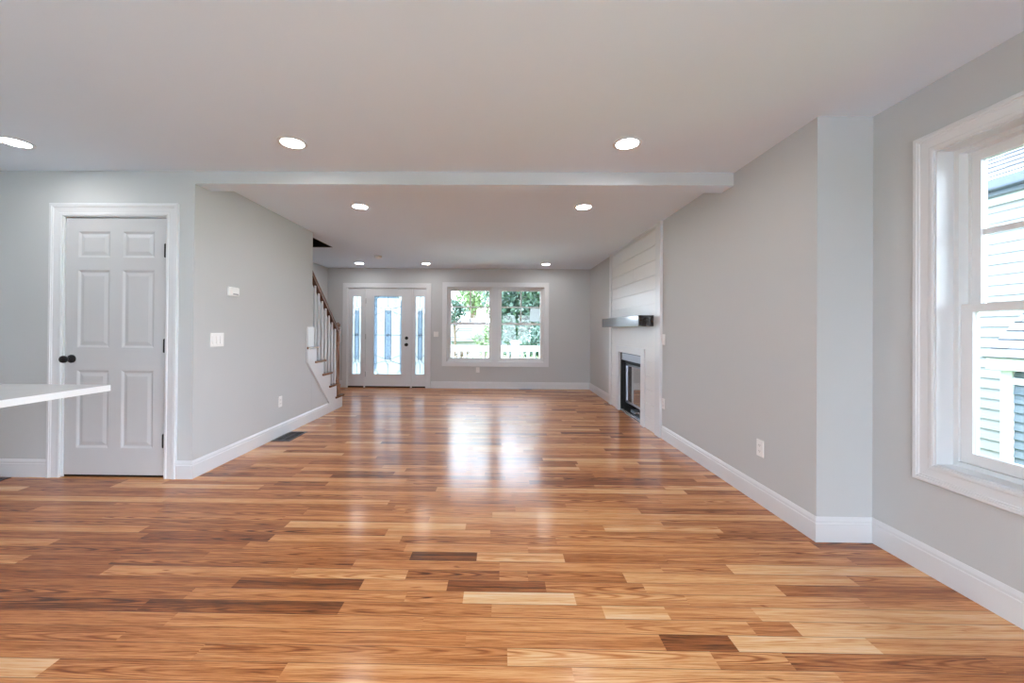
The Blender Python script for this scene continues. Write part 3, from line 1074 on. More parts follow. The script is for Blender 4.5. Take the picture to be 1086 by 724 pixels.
# ------------------------------------------------------------------ shiplap wall and fireplace
def build_fireplace():
    mp = plane_xr(XR)
    y0, y1 = 4.605, 6.425
    fh = (4.945, 6.145, 0.0, 0.972)
    sh = MB()
    rbox(sh, y0, y1, 0.972, H - 0.001, mp, -0.008, 0.0)
    rbox(sh, y0, fh[0], 0.0005, 0.972, mp, -0.008, 0.0)
    rbox(sh, fh[1], y1, 0.0005, 0.972, mp, -0.008, 0.0)
    zs = [H - 0.04, 2.380, 2.205, 2.030, 1.855, 1.687, 1.519, 1.347, 1.175, 1.003, 0.831, 0.659, 0.487, 0.315, 0.143, 0.002]

    def board(a, b, c, e):
        if b - a < 0.01 or e - c < 0.012:
            return
        sh.prism([(a, c), (b, c), (b, e), (a, e)], mp, -0.019, -0.008)
    for i in range(len(zs) - 1):
        t_, b_ = zs[i] - 0.003, zs[i + 1] + 0.003
        if b_ >= fh[3]:
            if i == 3:
                board(y0, 5.404, b_, t_)
                board(5.408, y1, b_, t_)
            elif i == 6:
                board(y0, 5.12, b_, t_)
                board(5.124, y1, b_, t_)
            else:
                board(y0, y1, b_, t_)
        elif t_ > fh[3]:
            board(y0, y1, fh[3] + 0.001, t_)
            board(y0, fh[0] - 0.001, b_, fh[3])
            board(fh[1] + 0.001, y1, b_, fh[3])
        else:
            board(y0, fh[0] - 0.001, b_, t_)
            board(fh[1] + 0.001, y1, b_, t_)
    struct(sh.build('wall_shiplap', M['shiplap']))
    t1 = MB()
    rbox(t1, 4.465, y0, 0.0005, H - 0.0005, mp, -0.030, 0.0)
    struct(t1.build('trim_1', M['trim']))
    t2 = MB()
    rbox(t2, y1, 6.545, 0.0005, H - 0.0005, mp, -0.030, 0.0)
    struct(t2.build('trim_2', M['trim']))
    t3 = MB()
    rbox(t3, y0, y1, H - 0.038, H - 0.0005, mp, -0.028, -0.008)
    struct(t3.build('trim_3', M['trim']))
    # flat white surround round the firebox opening
    t4 = MB()
    rbox(t4, fh[0], FP[0], 0.0005, fh[3], mp, -0.032, 0.0)
    rbox(t4, FP[1], fh[1], 0.0005, fh[3], mp, -0.032, 0.0)
    rbox(t4, FP[0], FP[1], FP[3], fh[3], mp, -0.032, 0.0)
    struct(t4.build('trim_4', M['trim']))

    # insert
    t = thing('fireplace_insert', 'black gas fireplace insert with glass front set in white shiplap wall', 'fireplace', (XR, 5.545, 0.0))
    a0, a1, b0, b1 = FP[0] + 0.003, FP[1] - 0.003, 0.002, FP[3] - 0.003
    fb = MB()
    ring(fb, (a0, a1, b0, b1), 0.012, mp, 0.004, 0.42)
    rbox(fb, a0, a1, b0, b1, mp, 0.42, 0.432)
    fb.build('firebox', M['firebox_shade_black'], t)
    hd = MB()
    hd.prism([(a0 + 0.012, 0.765), (a1 - 0.012, 0.765), (a1 - 0.012, b1 - 0.012), (a0 + 0.012, b1 - 0.012)], mp, 0.012, 0.030)
    hd.build('header_panel', M['steel'], t)
    vent = MB()
    for i in range(3):
        z = 0.712 + i * 0.016
        rbox(vent, a0 + 0.02, a1 - 0.02, z, z + 0.006, mp, 0.05, 0.09)
    vent.build('upper_louver', M['firebox_shade_black'], t)
    gf = MB()
    ring(gf, (a0 + 0.03, a1 - 0.03, 0.130, 0.700), 0.022, mp, 0.072, 0.100)
    gfo = gf.build('glass_frame', M['steel'], t)
    g = MB()
    rbox(g, a0 + 0.05, a1 - 0.05, 0.150, 0.680, mp, 0.086, 0.092)
    g.build('fire_glass', M['fireglass'], gfo)
    lp = MB()
    rbox(lp, a0 + 0.012, a1 - 0.012, 0.014, 0.030, mp, 0.006, 0.030)
    lp.build('bottom_rail', M['silver'], t)
    lt = MB()
    rbox(lt, a0 + 0.012, a1 - 0.012, 0.014, 0.020, mp, 0.030, 0.30)
    lt.build('control_tray', M['firebox_shade_black'], t)
    gv = MB()
    c = mp(5.50, 0.060, 0.12)
    gv.box((c[0] - 0.03, c[1] - 0.06, 0.020), (c[0] + 0.03, c[1] + 0.06, 0.075), 0.005)
    gv.lathe([(0.016, 0), (0.016, 0.025), (0.012, 0.03), (0, 0.03)], (c[0] - 0.03, c[1] + 0.02, 0.05), axis=(-1, 0, 0), seg=16)
    gv.lathe([(0.012, 0), (0.012, 0.02), (0, 0.022)], (c[0] - 0.03, c[1] - 0.03, 0.05), axis=(-1, 0, 0), seg=16)
    gv.build('gas_valve', M['silver'], t, smooth=True)
    gp = MB().tube([mp(5.44, 0.05, 0.12), mp(5.35, 0.04, 0.11), mp(5.25, 0.035, 0.10), mp(5.15, 0.04, 0.12), mp(5.09, 0.06, 0.16)], 0.008, 10)
    gp.build('gas_pipe', M['silver'], t, smooth=True)
    gj = MB()
    gj.box(mp(5.62, 0.020, 0.08), mp(5.78, 0.060, 0.16), 0.004)
    gj.build('junction_box', M['steel'], t)
    lg = MB()
    for (ya, yb, z, dd) in ((5.25, 5.85, 0.20, 0.28), (5.32, 5.78, 0.27, 0.24)):
        lg.tube([mp(ya, z, dd), mp((ya + yb) / 2, z + 0.015, dd - 0.02), mp(yb, z, dd)], 0.04, 12)
    lg.build('ceramic_log', M['bark'], t, smooth=True)

    mt = MB().box((XR - 0.200, 4.672, 1.252), (XR - 0.0195, 6.335, 1.382), 0.004)
    tag(mt.build('fireplace_mantel', M['mantel']), 'dark stained beam mantel shelf on the white shiplap above the fireplace', 'mantel')


build_fireplace()


# ------------------------------------------------------------------ stairs
def build_stairs():
    n = 12
    wx0, wx1 = XS + 0.002, XL + 0.001
    t = thing('staircase', 'staircase with oak treads and white risers beside the front door', 'staircase', ((wx0 + wx1) / 2, RISER1, 0.0))
    for k in range(1, n + 1):
        yr = RISER1 - RUN * (k - 1)
        inside = k > 5
        xe = XL - 0.122 if inside else XL + 0.032
        z = RISE * k
        tr = MB()
        y_near = yr - RUN - (0.045 if not inside else -0.002)
        # the nosing overhangs its riser; the exposed end returns past the stringer
        if inside:
            tr.box((wx0, yr - RUN + 0.002, z - 0.027), (xe, yr + 0.03, z), 0.008)
        else:
            ya = yr - RUN + 0.002
            xo = XL + 0.0125
            pts = [(wx0, ya), (xo, ya)]
            if k == 5:
                pts = [(wx0, ya), (XL - 0.122, ya), (XL - 0.122, WALL_END + 0.002), (xo, WALL_END + 0.002)]
            pts += [(xo, y_near), (xe, y_near), (xe, yr + 0.03), (wx0, yr + 0.03)]
            tr.prism(pts, lambda a, b, d: (a, b, d), z - 0.027, z)
        tr.build('tread', M['oak_tread'], t)
        rs = MB()
        rs.box((wx0, yr - 0.016, RISE * (k - 1) + (0.0005 if k == 1 else 0.0)), (XL - 0.122 if inside else XL + 0.0115, yr, z - 0.0275))
        rs.build('riser', M['trim'], t)
    prof_ = [(WALL_END + 0.001, 0.0005), (RISER1 - 0.02, 0.0005)]
    for k in range(1, 6):
        prof_.append((RISER1 - 0.02 - RUN * (k - 1), RISE * k - 0.03))
        prof_.append((RISER1 - 0.02 - RUN * k, RISE * k - 0.03))
    prof_[-1] = (WALL_END + 0.001, RISE * 5 - 0.03)
    MB().prism(prof_, plane_xl(XL), 0, 0.12).build('side_panel', M['wall'], t)
    # white stringer on the open side, stepping under the treads
    y = [RISER1 - RUN * k for k in range(6)]
    pts = [(5.585, 0.001), (RISER1, 0.001)]
    for k in range(1, 6):
        pts.append((y[k - 1], RISE * k - 0.0275))
        pts.append((y[k], RISE * k - 0.0275))
    # beyond the fifth tread: block up to the head of the trim
    pts[-1] = (5.135, RISE * 5 - 0.0275)
    pts += [(5.135, 1.215), (4.945, 1.215), (4.945, 0.770), (5.585, 0.150)]
    st = MB().prism(pts, plane_xl(XL), -0.011, -0.0005)
    s_ = st.build('stringer', M['trim'], t)
    ed = MB().sweep([(5.585, 0.142), (5.585, 0.155), (4.955, 0.768), (4.955, 1.205), (5.09, 1.205)],
                    [(0, -0.020), (0.024, -0.020), (0.024, -0.011), (0, -0.011)], plane_xl(XL), side=-1)
    ed.build('edge_moulding', M['trim'], s_)

    r = thing('stair_railing', 'oak handrail with white balusters and turned newel post on the stairs', 'railing', (XL - 0.05, 6.02, RISE))
    x = XL - 0.05
    sl = RISE / RUN
    zr = lambda yy: 1.225 + (5.98 - yy) * sl          # top of the rail
    y_a, y_b = WALL_END + 0.002, 5.985
    hr = MB()
    prof_ = [(-0.030, -0.062), (0.030, -0.062), (0.030, -0.045), (0.022, -0.038), (0.032, -0.022), (0.030, -0.008), (0.018, 0.0), (-0.018, 0.0), (-0.030, -0.008),
             (-0.032, -0.022), (-0.022, -0.038), (-0.030, -0.045)]
    A = [hr.bm.verts.new((x + a, y_a, zr(y_a) + b * 1.25)) for a, b in prof_]
    B = [hr.bm.verts.new((x + a, y_b, zr(y_b) + b * 1.25)) for a, b in prof_]
    hr.bm.faces.new(A)
    hr.bm.faces.new(B[::-1])
    for i in range(len(A)):
        j = (i + 1) % len(A)
        hr.bm.faces.new((A[i], A[j], B[j], B[i]))
    hr.build('handrail', M['oak_dark'], r, smooth=True)
    nw = MB()
    yn = 6.025
    z0 = RISE
    nw.box((x - 0.040, yn - 0.040, z0), (x + 0.040, yn + 0.040, z0 + 0.16), 0.003)
    nw.lathe([(0.030, 0.16), (0.038, 0.17), (0.038, 0.185), (0.028, 0.20), (0.034, 0.215), (0.034, 0.225), (0.026, 0.245), (0.032, 0.32), (0.034, 0.45), (0.030, 0.62),
              (0.026, 0.74), (0.034, 0.75), (0.034, 0.765), (0.028, 0.78), (0.030, 0.80)], (x, yn, z0), seg=20)
    nw.box((x - 0.036, yn - 0.036, z0 + 0.80), (x + 0.036, yn + 0.036, z0 + 0.99), 0.003)
    nw.lathe([(0.030, 0.99), (0.040, 1.0), (0.040, 1.01), (0.022, 1.02), (0.022, 1.028), (0.036, 1.042), (0.040, 1.062), (0.034, 1.085), (0.016, 1.098), (0, 1.10)], (x, yn, z0), seg=20)
    nw.build('newel_post', M['oak_newel'], r, smooth=True)
    for k in range(1, 6):
        yr = RISER1 - RUN * (k - 1)
        for off in (0.035, 0.143):
            yy = yr - off
            if k == 1 and off < 0.1:
                continue
            zb = RISE * k
            zt = zr(yy) - 0.074
            L = zt - zb
            b = MB()
            b.box((x - 0.016, yy - 0.016, zb), (x + 0.016, yy + 0.016, zb + 0.16))
            b.lathe([(0.016, 0.16), (0.011, 0.175), (0.018, 0.19), (0.013, 0.21), (0.0185, 0.30), (0.0165, 0.5 * L), (0.013, L - 0.03), (0.013, L)], (x, yy, zb), seg=12)
            b.build('baluster', M['trim'], r, smooth=True)


build_stairs()

# ------------------------------------------------------------------ kitchen counter end
ct = thing('kitchen_counter', 'white stone counter overhang jutting in at the left edge', 'counter', (-3.0, 1.2, 0.0))
MB().box((-4.4, 0.35, 0.8845), (-1.902, 1.915, 0.914), 0.003).build('countertop', M['quartz'], ct)
mb = MB()
mb.box((-4.4, 0.40, 0.09), (-2.95, 1.60, 0.884))
mb.box((-4.4, 0.46, 0.0005), (-3.01, 1.54, 0.09))
mb.build('counter_base', M['cabinet'], ct)


# ------------------------------------------------------------------ wall plates
def plate(name, mp, a, b, wd, ht, label, cat, kind, gangs=1, group=None):
    o = thing(name, label, cat, mp(a, b, 0.0), group)
    p = MB()
    h = 0.0055
    w2, h2 = wd / 2, ht / 2
    pts = lambda i: [(a - w2 + i, b - h2 + i), (a + w2 - i, b - h2 + i), (a + w2 - i, b + h2 - i), (a - w2 + i, b + h2 - i)]
    V0 = [p.bm.verts.new(mp(q[0], q[1], 0.0)) for q in pts(0)]
    V1 = [p.bm.verts.new(mp(q[0], q[1], -0.003)) for q in pts(0)]
    V2 = [p.bm.verts.new(mp(q[0], q[1], -h)) for q in pts(0.004)]
    p.bm.faces.new(V0)
    p.bm.faces.new(V2)
    for s, t_ in ((V0, V1), (V1, V2)):
        for i in range(4):
            p.bm.faces.new((s[i], s[(i + 1) % 4], t_[(i + 1) % 4], t_[i]))
    p.build('wall_plate', M['plastic'], o)
    step = 0.046
    for g in range(gangs):
        c = a + (g - (gangs - 1) / 2) * step
        if kind == 'switch':
            r = MB()
            # a rocker leaning to one side
            r.bm.faces.ensure_lookup_table()
            A = [(c - 0.0165, b - 0.033, -h), (c + 0.0165, b - 0.033, -h), (c + 0.0165, b + 0.033, -h), (c - 0.0165, b + 0.033, -h)]
            B = [(c - 0.0165, b - 0.033, -h - 0.006), (c + 0.0165, b - 0.033, -h - 0.006), (c + 0.0165, b + 0.033, -h - 0.002), (c - 0.0165, b + 0.033, -h - 0.002)]
            va = [r.bm.verts.new(mp(*q)) for q in A]
            vb = [r.bm.verts.new(mp(*q)) for q in B]
            r.bm.faces.new(va)
            r.bm.faces.new(vb)
            for i in range(4):
                r.bm.faces.new((va[i], va[(i + 1) % 4], vb[(i + 1) % 4], vb[i]))
            r.build('rocker_switch', M['plastic'], o)
        else:
            for s in (-1, 1):
                f = MB()
                rbox(f, c - 0.0165, c + 0.0165, b + s * 0.020 - 0.014, b + s * 0.020 + 0.014, mp, -h - 0.0015, -h)
                so_ = f.build('socket', M['plastic'], o)
                sl_ = MB()
                rbox(sl_, c - 0.0075, c - 0.0055, b + s * 0.020 - 0.003, b + s * 0.020 + 0.006, mp, -h - 0.0020, -h - 0.0012)
                rbox(sl_, c + 0.0055, c + 0.0075, b + s * 0.020 - 0.003, b + s * 0.020 + 0.006, mp, -h - 0.0020, -h - 0.0012)
                rbox(sl_, c - 0.0018, c + 0.0018, b + s * 0.020 - 0.0095, b + s * 0.020 - 0.006, mp, -h - 0.0020, -h - 0.0012)
                sl_.build('socket_slots', M['slot'], so_)
    return o


PL, PR, PF = plane_xl(XL), plane_xr(XR), plane_y(ZB)
plate('light_switch', PL, 3.380, 1.093, 0.160, 0.118, 'wide white triple light switch plate on left wall under the thermostat', 'light switch', 'switch', 3)
plate('light_switch', PF, -1.312, 1.098, 0.100, 0.108, 'white light switch on far wall between front door and window', 'light switch', 'switch', 2)
plate('light_switch', PF, -3.29, 1.16, 0.072, 0.115, 'white light switch left of the front door behind the newel post', 'light switch', 'switch', 1)
plate('light_switch', PR, 4.428, 1.103, 0.070, 0.118, 'white light switch on right wall beside the shiplap, level with mantel', 'light switch', 'switch', 1)
plate('wall_outlet', PL, 4.368, 0.382, 0.074, 0.120, 'white electrical outlet low on left wall above the floor register', 'outlet', 'outlet', 1)
plate('wall_outlet', PF, -0.456, 0.380, 0.072, 0.105, 'white electrical outlet on far wall below the double window', 'outlet', 'outlet', 1)
plate('wall_outlet', PR, 4.424, 0.390, 0.066, 0.115, 'white outlet low on right wall tight beside the shiplap trim', 'outlet', 'outlet', 1)
plate('wall_outlet', PR, 2.786, 0.386, 0.074, 0.116, 'white outlet on right wall nearest the camera and corner bump', 'outlet', 'outlet', 1)

th = thing('thermostat', 'small white thermostat on the left wall above the switch plate', 'thermostat', (XL, 3.566, 1.483))
MB().box((XL + 0.0005, 3.500, 1.483), (XL + 0.018, 3.632, 1.565), 0.004).build('housing', M['plastic'], th)
MB().box((XL + 0.018, 3.530, 1.492), (XL + 0.026, 3.626, 1.560), 0.003).build('front_cover', M['plastic'], th)
MB().box((XL + 0.0262, 3.542, 1.497), (XL + 0.0272, 3.614, 1.507)).build('display_slot', M['greybar'], th)


# ------------------------------------------------------------------ floor registers
def register(label, x0, x1, y0, y1, along='y'):
    o = thing('floor_register', label, 'floor vent', ((x0 + x1) / 2, (y0 + y1) / 2, 0.0))
    f = MB()
    b = 0.022

    def bx(a, c, d, e):
        f.box((a, d, 0.0005), (c, e, 0.005))
    bx(x0, x0 + b, y0, y1)
    bx(x1 - b, x1, y0, y1)
    bx(x0 + b, x1 - b, y0, y0 + b)
    bx(x0 + b, x1 - b, y1 - b, y1)
    f.build('register_frame', M['bronze'], o)
    s = MB()
    s.box((x0 + b, y0 + b, 0.0004), (x1 - b, y1 - b, 0.0012))
    if along == 'y':
        n = max(2, int((y1 - y0 - 2 * b) / 0.014))
        for i in range(n):
            yy = y0 + b + (y1 - y0 - 2 * b) * (i + 0.5) / n
            s.box((x0 + b, yy - 0.0025, 0.0012), (x1 - b, yy + 0.0025, 0.004))
        s.box(((x0 + x1) / 2 - 0.003, y0 + b, 0.0012), ((x0 + x1) / 2 + 0.003, y1 - b, 0.0045))
    else:
        n = max(2, int((x1 - x0 - 2 * b) / 0.014))
        for i in range(n):
            xx = x0 + b + (x1 - x0 - 2 * b) * (i + 0.5) / n
            s.box((xx - 0.0025, y0 + b, 0.0012), (xx + 0.0025, y1 - b, 0.004))
    s.build('louver', M['bronze'], o)


register('dark metal floor register beside the left baseboard', XL + 0.016, XL + 0.216, 4.170, 4.556)
register('dark floor register below the far double window', 0.385, 0.645, 7.93, 8.03, 'x')
register('dark floor register end showing at the left edge by kitchen baseboard', -4.15, -3.855, 3.005, 3.090, 'x')


# ------------------------------------------------------------------ ceiling lights and smoke detector
def can_light(x, y, label):
    o = thing('recessed_light', label, 'ceiling light', (x, y, H), 'recessed lights in the ceiling')
    r = MB()
    r.lathe([(0.070, -0.0005), (0.092, -0.0005), (0.092, -0.004), (0.088, -0.006), (0.074, -0.006), (0.070, -0.003)], (x, y, H), seg=40)
    # open the middle
    for f in [f for f in r.bm.faces if len(f.verts) > 10]:
        r.bm.faces.remove(f)
    rings = [v for v in r.bm.verts]
    n = 40
    first, last = rings[:n], rings[-n:]
    for i in range(n):
        r.bm.faces.new((first[i], first[(i + 1) % n], last[(i + 1) % n], last[i]))
    r.build('trim_ring', M['trim'], o, smooth=True)
    l = MB().lathe([(0, -0.0008), (0.071, -0.0008), (0.071, -0.003), (0.06, -0.0045), (0, -0.005)], (x, y, H), seg=40)
    l.build('lamp_lens', M['lens'], o, smooth=True)


can_light(-3.29, 2.635, 'recessed ceiling light at the far left edge, above the six panel door')
can_light(-1.405, 2.632, 'recessed ceiling light in front of the beam, left of centre')
can_light(0.832, 2.630, 'recessed ceiling light in front of the beam, toward the right wall')
can_light(-1.436, 4.000, 'recessed ceiling light just past the beam on the left')
can_light(0.828, 3.985, 'recessed ceiling light just past the beam on the right')
can_light(-2.688, 7.470, 'recessed ceiling light near far wall, over the entry left of the front door')
can_light(-1.418, 7.470, 'recessed ceiling light near far wall, middle of the row of three')
can_light(0.846, 7.465, 'recessed ceiling light near far wall, above right window sash')

sm = thing('smoke_detector', 'small round white smoke detector on far ceiling by the entry', 'smoke detector', (-2.095, 6.72, H))
MB().lathe([(0, -0.0005), (0.062, -0.0005), (0.062, -0.012), (0, -0.012)], (-2.095, 6.72, H), seg=28).build('mounting_base', M['plastic'], sm, smooth=True)
MB().lathe([(0, -0.012), (0.056, -0.012), (0.056, -0.030), (0.044, -0.042), (0.015, -0.044), (0, -0.044)], (-2.095, 6.72, H), seg=28).build('sensor_cap', M['plastic'], sm, smooth=True)

# paper sticker on the far right pane
pt = [(0.592, 1.405), (0.62, 1.372), (0.70, 1.366), (0.79, 1.372), (0.802, 1.40), (0.802, 1.632), (0.735, 1.640), (0.70, 1.648), (0.618, 1.640), (0.604, 1.55)]
pp = MB().prism(pt, PF, 0.1005, 0.1025)
pp = tag(pp.build('paper_notice', M['paper']), 'white paper notice stuck on the upper right window pane', 'paper')
for z, a, b in ((1.585, 0.66, 0.765), (1.562, 0.67, 0.75), (1.53, 0.66, 0.77), (1.50, 0.67, 0.74)):
    ik = MB()
    rbox(ik, a, b, z, z + 0.007, PF, 0.1000, 0.1005)
    ik.build('printed_line', M['ink'], pp)

# ------------------------------------------------------------------ outside
GZ = -0.45
struct(MB().box((-70, -40, GZ - 0.3), (70, 90, GZ)).build('ground', M['grass']))
struct(MB().box((-14, -20, GZ), (14.0, YB - 0.16, -0.16)).build('added_bounce_slab', M['bounce_concrete']))  # added pale slab behind the house, unseen, bounces skylight to the ceiling
struct(MB().box((-5.2, ZB + 0.17, GZ), (3.6, 10.55, -0.13)).build('porch_floor', M['deck']))


def porch_rail():
    y = 10.35
    o = thing('porch_railing', 'white porch railing with square posts outside the front window', 'railing', (0.0, y, -0.13))
    zt = 0.78
    posts = (-1.75, 0.385, 1.22, 3.4)
    for px_ in posts:
        p = MB()
        p.box((px_ - 0.10, y - 0.10, -0.13), (px_ + 0.10, y + 0.10, zt + 0.08))
        po = p.build('post', M['rail_white'], o)
        c = MB()
        c.box((px_ - 0.13, y - 0.13, zt + 0.08), (px_ + 0.13, y + 0.13, zt + 0.11))
        c.lathe([(0.13, 0.11), (0.10, 0.13), (0, 0.15)], (px_, y, zt), seg=4)
        c.build('post_cap', M['rail_white'], po)
    for a, b in zip(posts, posts[1:]):
        t_ = MB().box((a + 0.10, y - 0.045, zt - 0.07), (b - 0.10, y + 0.045, zt), 0.008)
        t_.box((a + 0.10, y - 0.03, zt - 0.14), (b - 0.10, y + 0.03, zt - 0.07))
        t_.build('top_rail', M['rail_white'], o)
        MB().box((a + 0.10, y - 0.03, -0.03), (b - 0.10, y + 0.03, 0.04)).build('bottom_rail', M['rail_white'], o)
        n = int((b - a - 0.2) / 0.155)
        for i in range(n):
            xx = a + 0.10 + (b - a - 0.2) * (i + 0.5) / n
            MB().box((xx - 0.03, y - 0.02, 0.04), (xx + 0.03, y + 0.02, zt - 0.14)).build('baluster', M['rail_white'], o)


porch_rail()


def lap_wall(mb, mp, a0, a1, b0, b1, step=0.115, lap=0.014):
    """clapboards: each course leans out at its foot. mp(a,b,d), d positive = toward viewer"""
    n = int(math.ceil((b1 - b0) / step))
    for i in range(n):
        c0, c1 = b0 + i * step, min(b1, b0 + (i + 1) * step)
        P = [mp(a0, c0, lap), mp(a1, c0, lap), mp(a1, c1, 0.002), mp(a0, c1, 0.002), mp(a0, c0, -0.05), mp(a1, c0, -0.05), mp(a1, c1, -0.05), mp(a0, c1, -0.05)]
        v = [mb.bm.verts.new(p) for p in P]
        for f in ((0, 1, 2, 3), (4, 7, 6, 5), (0, 4, 5, 1), (3, 2, 6, 7), (0, 3, 7, 4), (1, 5, 6, 2)):
            mb.bm.faces.new([v[i_] for i_ in f])


def shingles(mb, e0, e1, up, courses, th=0.02, tab=0.24, seed=1):
    """rows of shingles from the eave line e0-e1 upward along vector up"""
    rr = random.Random(seed)
    e0, e1, up = Vector(e0), Vector(e1), Vector(up)
    nrm = (e1 - e0).cross(up).normalized()
    if nrm.z < 0:
        nrm = -nrm
    ln = (e1 - e0).length
    d = (e1 - e0).normalized()
    for c in range(courses):
        b = up * (c / courses)
        t_ = up * ((c + 1.12) / courses)
        x = 0.0
        while x < ln - 1e-4:
            w_ = min(ln - x, tab * rr.uniform(0.6, 1.3))
            h_ = th * rr.uniform(0.8, 1.25)
            q = [e0 + d * x + b, e0 + d * (x + w_) + b, e0 + d * (x + w_) + t_, e0 + d * x + t_]
            v0 = [mb.bm.verts.new(p) for p in q]
            v1 = [mb.bm.verts.new(p + nrm * (h_ if i < 2 else 0.003)) for i, p in enumerate(q)]
            for f in ((v0[3], v0[2], v0[1], v0[0]), tuple(v1)):
                mb.bm.faces.new(f)
            for i in range(4):
                mb.bm.faces.new((v0[i], v0[(i + 1) % 4], v1[(i + 1) % 4], v1[i]))
            x += w_


def neighbour_right():
    o = thing('neighbour_house', 'white clapboard house close outside the right window with grey lean-to', 'house', (6.2, 3.0, GZ))
    X0 = 5.5
    mp = lambda a, b, d: (X0 - d, a, b)
    w_ = MB()
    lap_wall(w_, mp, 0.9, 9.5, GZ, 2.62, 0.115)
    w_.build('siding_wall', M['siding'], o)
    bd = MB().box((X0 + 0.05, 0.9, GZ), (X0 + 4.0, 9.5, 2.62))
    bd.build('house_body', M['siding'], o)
    fr = MB()
    fr.box((X0 - 0.05, 0.9, 2.62), (X0 + 0.2, 9.5, 2.72))
    fr.build('frieze_board', M['rail_white'], o)
    gt = MB().box((X0 - 0.24, 0.8, 2.74), (X0 - 0.12, 9.6, 2.86), 0.02)
    gt.build('gutter', M['gutter'], o)
    sf = MB().box((X0 - 0.14, 0.8, 2.70), (X0 + 0.3, 9.6, 2.74))
    sf.build('soffit', M['siding_grey'], o)
    rf = MB()
    shingles(rf, (X0 - 0.24, 0.8, 2.87), (X0 - 0.24, 9.6, 2.87), (2.2, 0, 1.5), 16, 0.02, 0.3, 5)
    rf.build('roof', M['roof'], o)
    # lean-to bump
    xb, ye = 5.05, 4.03
    b = MB()
    mpb = lambda a, z, d: (xb - d, a, z)
    lap_wall(b, mpb, 1.2, ye - 0.085, GZ, 0.82, 0.088, 0.016)
    bo = b.build('grey_siding', M['siding_grey'], o)
    MB().box((xb + 0.05, 1.2, GZ), (X0, ye - 0.012, 0.88)).build('bump_body', M['siding'], o)
    cb = MB().box((xb - 0.03, ye - 0.09, GZ), (xb + 0.06, ye, 0.86))
    cb.build('corner_board', M['rail_white'], o)
    fa = MB()
    fa.box((xb - 0.10, 1.1, 0.84), (xb - 0.06, ye + 0.06, 0.955))
    fa.box((xb - 0.06, 1.1, 0.84), (X0, ye + 0.04, 0.87))
    fa.build('fascia_board', M['rail_white'], o)
    tb = MB().box((xb - 0.022, 1.2, 0.70), (xb - 0.001, ye - 0.09, 0.765))
    tb.build('band_board', M['rail_white'], o)
    rf2 = MB()
    shingles(rf2, (xb - 0.12, 1.1, 0.955), (xb - 0.12, ye + 0.07, 0.955), (0.57, 0, 0.62), 7, 0.016, 0.26, 9)
    rf2.build('lean_to_roof', M['roof'], o)
    dk = MB().prism([(xb - 0.10, 0.95), (X0, 0.95), (X0, 1.58)], lambda a, z, d: (a, d, z), 1.12, ye + 0.05)
    dk.build('roof_deck', M['siding'], o)


neighbour_right()


def far_house(label, cx, y, wd, dp, zh, ridge, siding, name='neighbour_house', seed=3):
    o = thing(name, label, 'house', (cx, y, GZ))
    b = MB()
    mp = lambda a, z, d: (a, y - d, z)
    lap_wall(b, mp, cx - wd / 2, cx + wd / 2, GZ, zh, 0.2, 0.03)
    b.box((cx - wd / 2, y + 0.05, GZ), (cx + wd / 2, y + dp, zh))
    b.prism([(y, zh), (y + dp, zh), (y + dp / 2, ridge - 0.1)], lambda a, z, d: (d, a, z), cx - wd / 2, cx + wd / 2)
    b.build('house_wall', siding, o)
    r = MB()
    shingles(r, (cx - wd / 2 - 0.3, y - 0.4, zh - 0.1), (cx + wd / 2 + 0.3, y - 0.4, zh - 0.1), (0, dp / 2 + 0.4, ridge - zh + 0.1), 14, 0.05, 0.8, seed)
    shingles(r, (cx + wd / 2 + 0.3, y + dp + 0.4, zh - 0.1), (cx - wd / 2 - 0.3, y + dp + 0.4, zh - 0.1), (0, -dp / 2 - 0.4, ridge - zh + 0.1), 14, 0.05, 0.8, seed + 1)
    r.build('roof', M['roof'], o)
    for fx_ in (-0.3, 0.25):
        xx = cx + fx_ * wd
        f = MB()
        f.box((xx - 0.6, y - 0.08, GZ + 1.0), (xx + 0.6, y - 0.031, GZ + 2.3))
        fo = f.build('house_window', M['rail_white'], o)
        MB().box((xx - 0.48, y - 0.085, GZ + 1.12), (xx + 0.48, y - 0.081, GZ + 2.18)).build('dark_pane', M['darkglass'], fo)


far_house('long white house with pale roof across the road, seen through left sash', -6.2, 25.0, 9.6, 7.0, 0.55, 2.0, M['siding'], seed=21)
far_house('pale blue grey house behind the trees, seen through right sash', 1.0, 36.0, 3.6, 5.0, 3.6, 5.2, M['siding_grey'], seed=31)


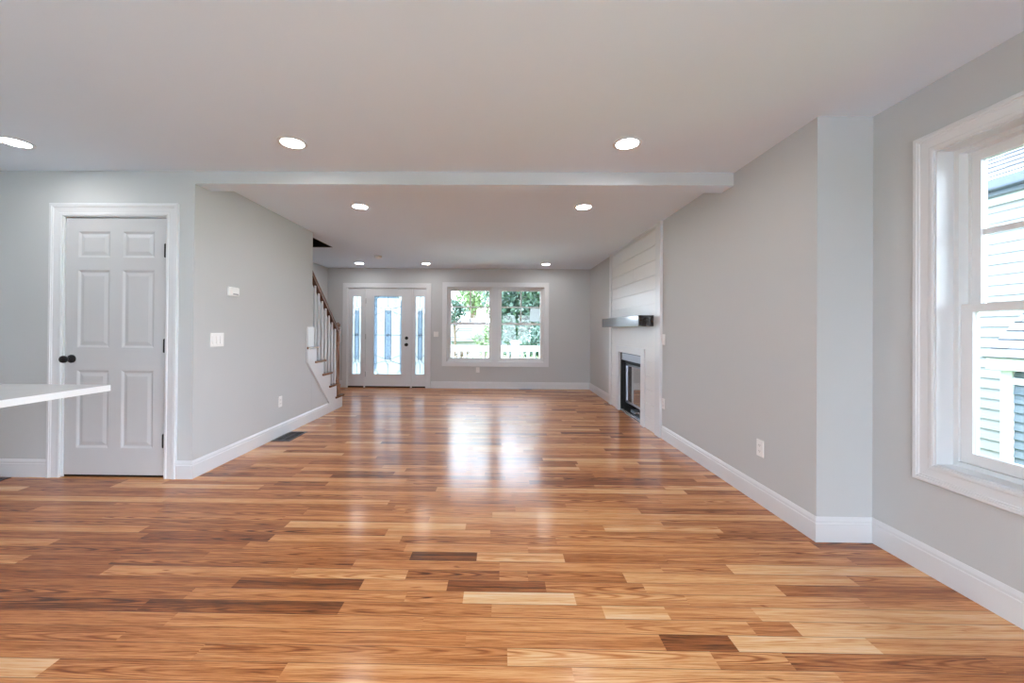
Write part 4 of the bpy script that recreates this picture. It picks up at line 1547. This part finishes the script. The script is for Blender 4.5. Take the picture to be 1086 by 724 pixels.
def tree(name, label, x, y, h, r, n, m, zc=None, leaf=0.2, squash=1.0, seed=1, group='trees in front of the house'):
    rr = random.Random(seed)
    o = thing(name, label, 'tree', (x, y, GZ), group)
    zc = h - r * squash if zc is None else zc
    t_ = MB()
    pts = [(x, y, GZ), (x + 0.05, y, GZ + 0.4 * (zc - GZ)), (x - 0.05, y + 0.05, zc)]
    t_.tube(pts, max(0.06, r * 0.06), 8)
    for i in range(6):
        a = rr.uniform(0, 2 * pi)
        s = GZ + (zc - GZ) * rr.uniform(0.5, 0.9)
        t_.tube([(x, y, s), (x + math.cos(a) * r * 0.45, y + math.sin(a) * r * 0.45, s + r * 0.4)], max(0.03, r * 0.025), 6)
    t_.build('trunk', M['bark'], o)
    lobes = []
    for i in range(16):
        v = Vector((rr.gauss(0, 1), rr.gauss(0, 1), rr.gauss(0, 1))).normalized() * r * rr.uniform(0.35, 0.75)
        lobes.append((Vector((x + v.x, y + v.y, zc + v.z * squash)), r * rr.uniform(0.28, 0.48)))
    f = MB()
    for i in range(n):
        c, lr = rr.choice(lobes)
        d = Vector((rr.gauss(0, 1), rr.gauss(0, 1), rr.gauss(0, 1))).normalized()
        p = c + d * lr * (rr.random() ** 0.4)
        if p.z < GZ + 0.1:
            continue
        u = (d + Vector((rr.uniform(-1, 1), rr.uniform(-1, 1), rr.uniform(-1, 1)))).normalized()
        s = u.cross(Vector((rr.uniform(-1, 1), rr.uniform(-1, 1), rr.uniform(-1, 1)))).normalized()
        q = u.cross(s)
        L = leaf * rr.uniform(0.6, 1.3)
        vs_ = [f.bm.verts.new(p + s * L * 0.5), f.bm.verts.new(p + q * L * 0.25), f.bm.verts.new(p - s * L * 0.5), f.bm.verts.new(p - q * L * 0.25)]
        f.bm.faces.new(vs_)
    f.build('foliage', m, o, recalc=False)


tree('tree', 'dense dark green tree filling the right window sash', 2.3, 20.0, 7.3, 3.0, 9000, M['leaf_dark'], leaf=0.26, seed=2, squash=1.3)
tree('tree', 'big round mid green tree behind the blue grey house', 6.0, 62.0, 18.0, 7.0, 6500, M['leaf_mid'], leaf=0.6, seed=3, squash=1.2)
tree('tree', 'tall airy light green tree over the white house roof', -3.6, 52.0, 17.0, 6.5, 7000, M['leaf_light'], leaf=0.5, seed=4, squash=1.25)
tree('tree', 'small dark round tree left in the left sash above the roof', -2.45, 21.0, 3.0, 0.75, 1500, M['leaf_dark'], leaf=0.14, seed=5, zc=2.15)
tree('tree', 'light green bushy tree right of the white house', -0.75, 17.9, 1.75, 0.62, 1800, M['leaf_light'], leaf=0.14, seed=6, zc=0.8, squash=1.2)
tree('tree', 'narrow dark conifer just left in the right sash', 0.35, 15.6, 2.1, 0.42, 1300, M['leaf_dark'], leaf=0.12, seed=7, squash=2.6, zc=0.75)
tree('tree', 'wide light green tree far behind at the left sash', -15.5, 58.0, 15.0, 5.5, 3000, M['leaf_light'], leaf=0.5, seed=8)
tree('tree', 'tall mid green tree at the far right outside', 6.6, 31.0, 9.0, 3.6, 4000, M['leaf_mid'], leaf=0.32, seed=9)
tree('shrub', 'dense dark leafy shrub under the tall tree, behind the right sash', 1.65, 15.2, 1.9, 1.15, 5200, M['leaf_dark'], leaf=0.15, seed=12, zc=0.55, group='shrubs by the porch')
tree('shrub', 'low reddish brown hedge shrub behind the porch railing', -1.3, 13.0, 0.55, 0.6, 700, M['bark'], leaf=0.10, seed=10, zc=0.15, group='shrubs by the porch')
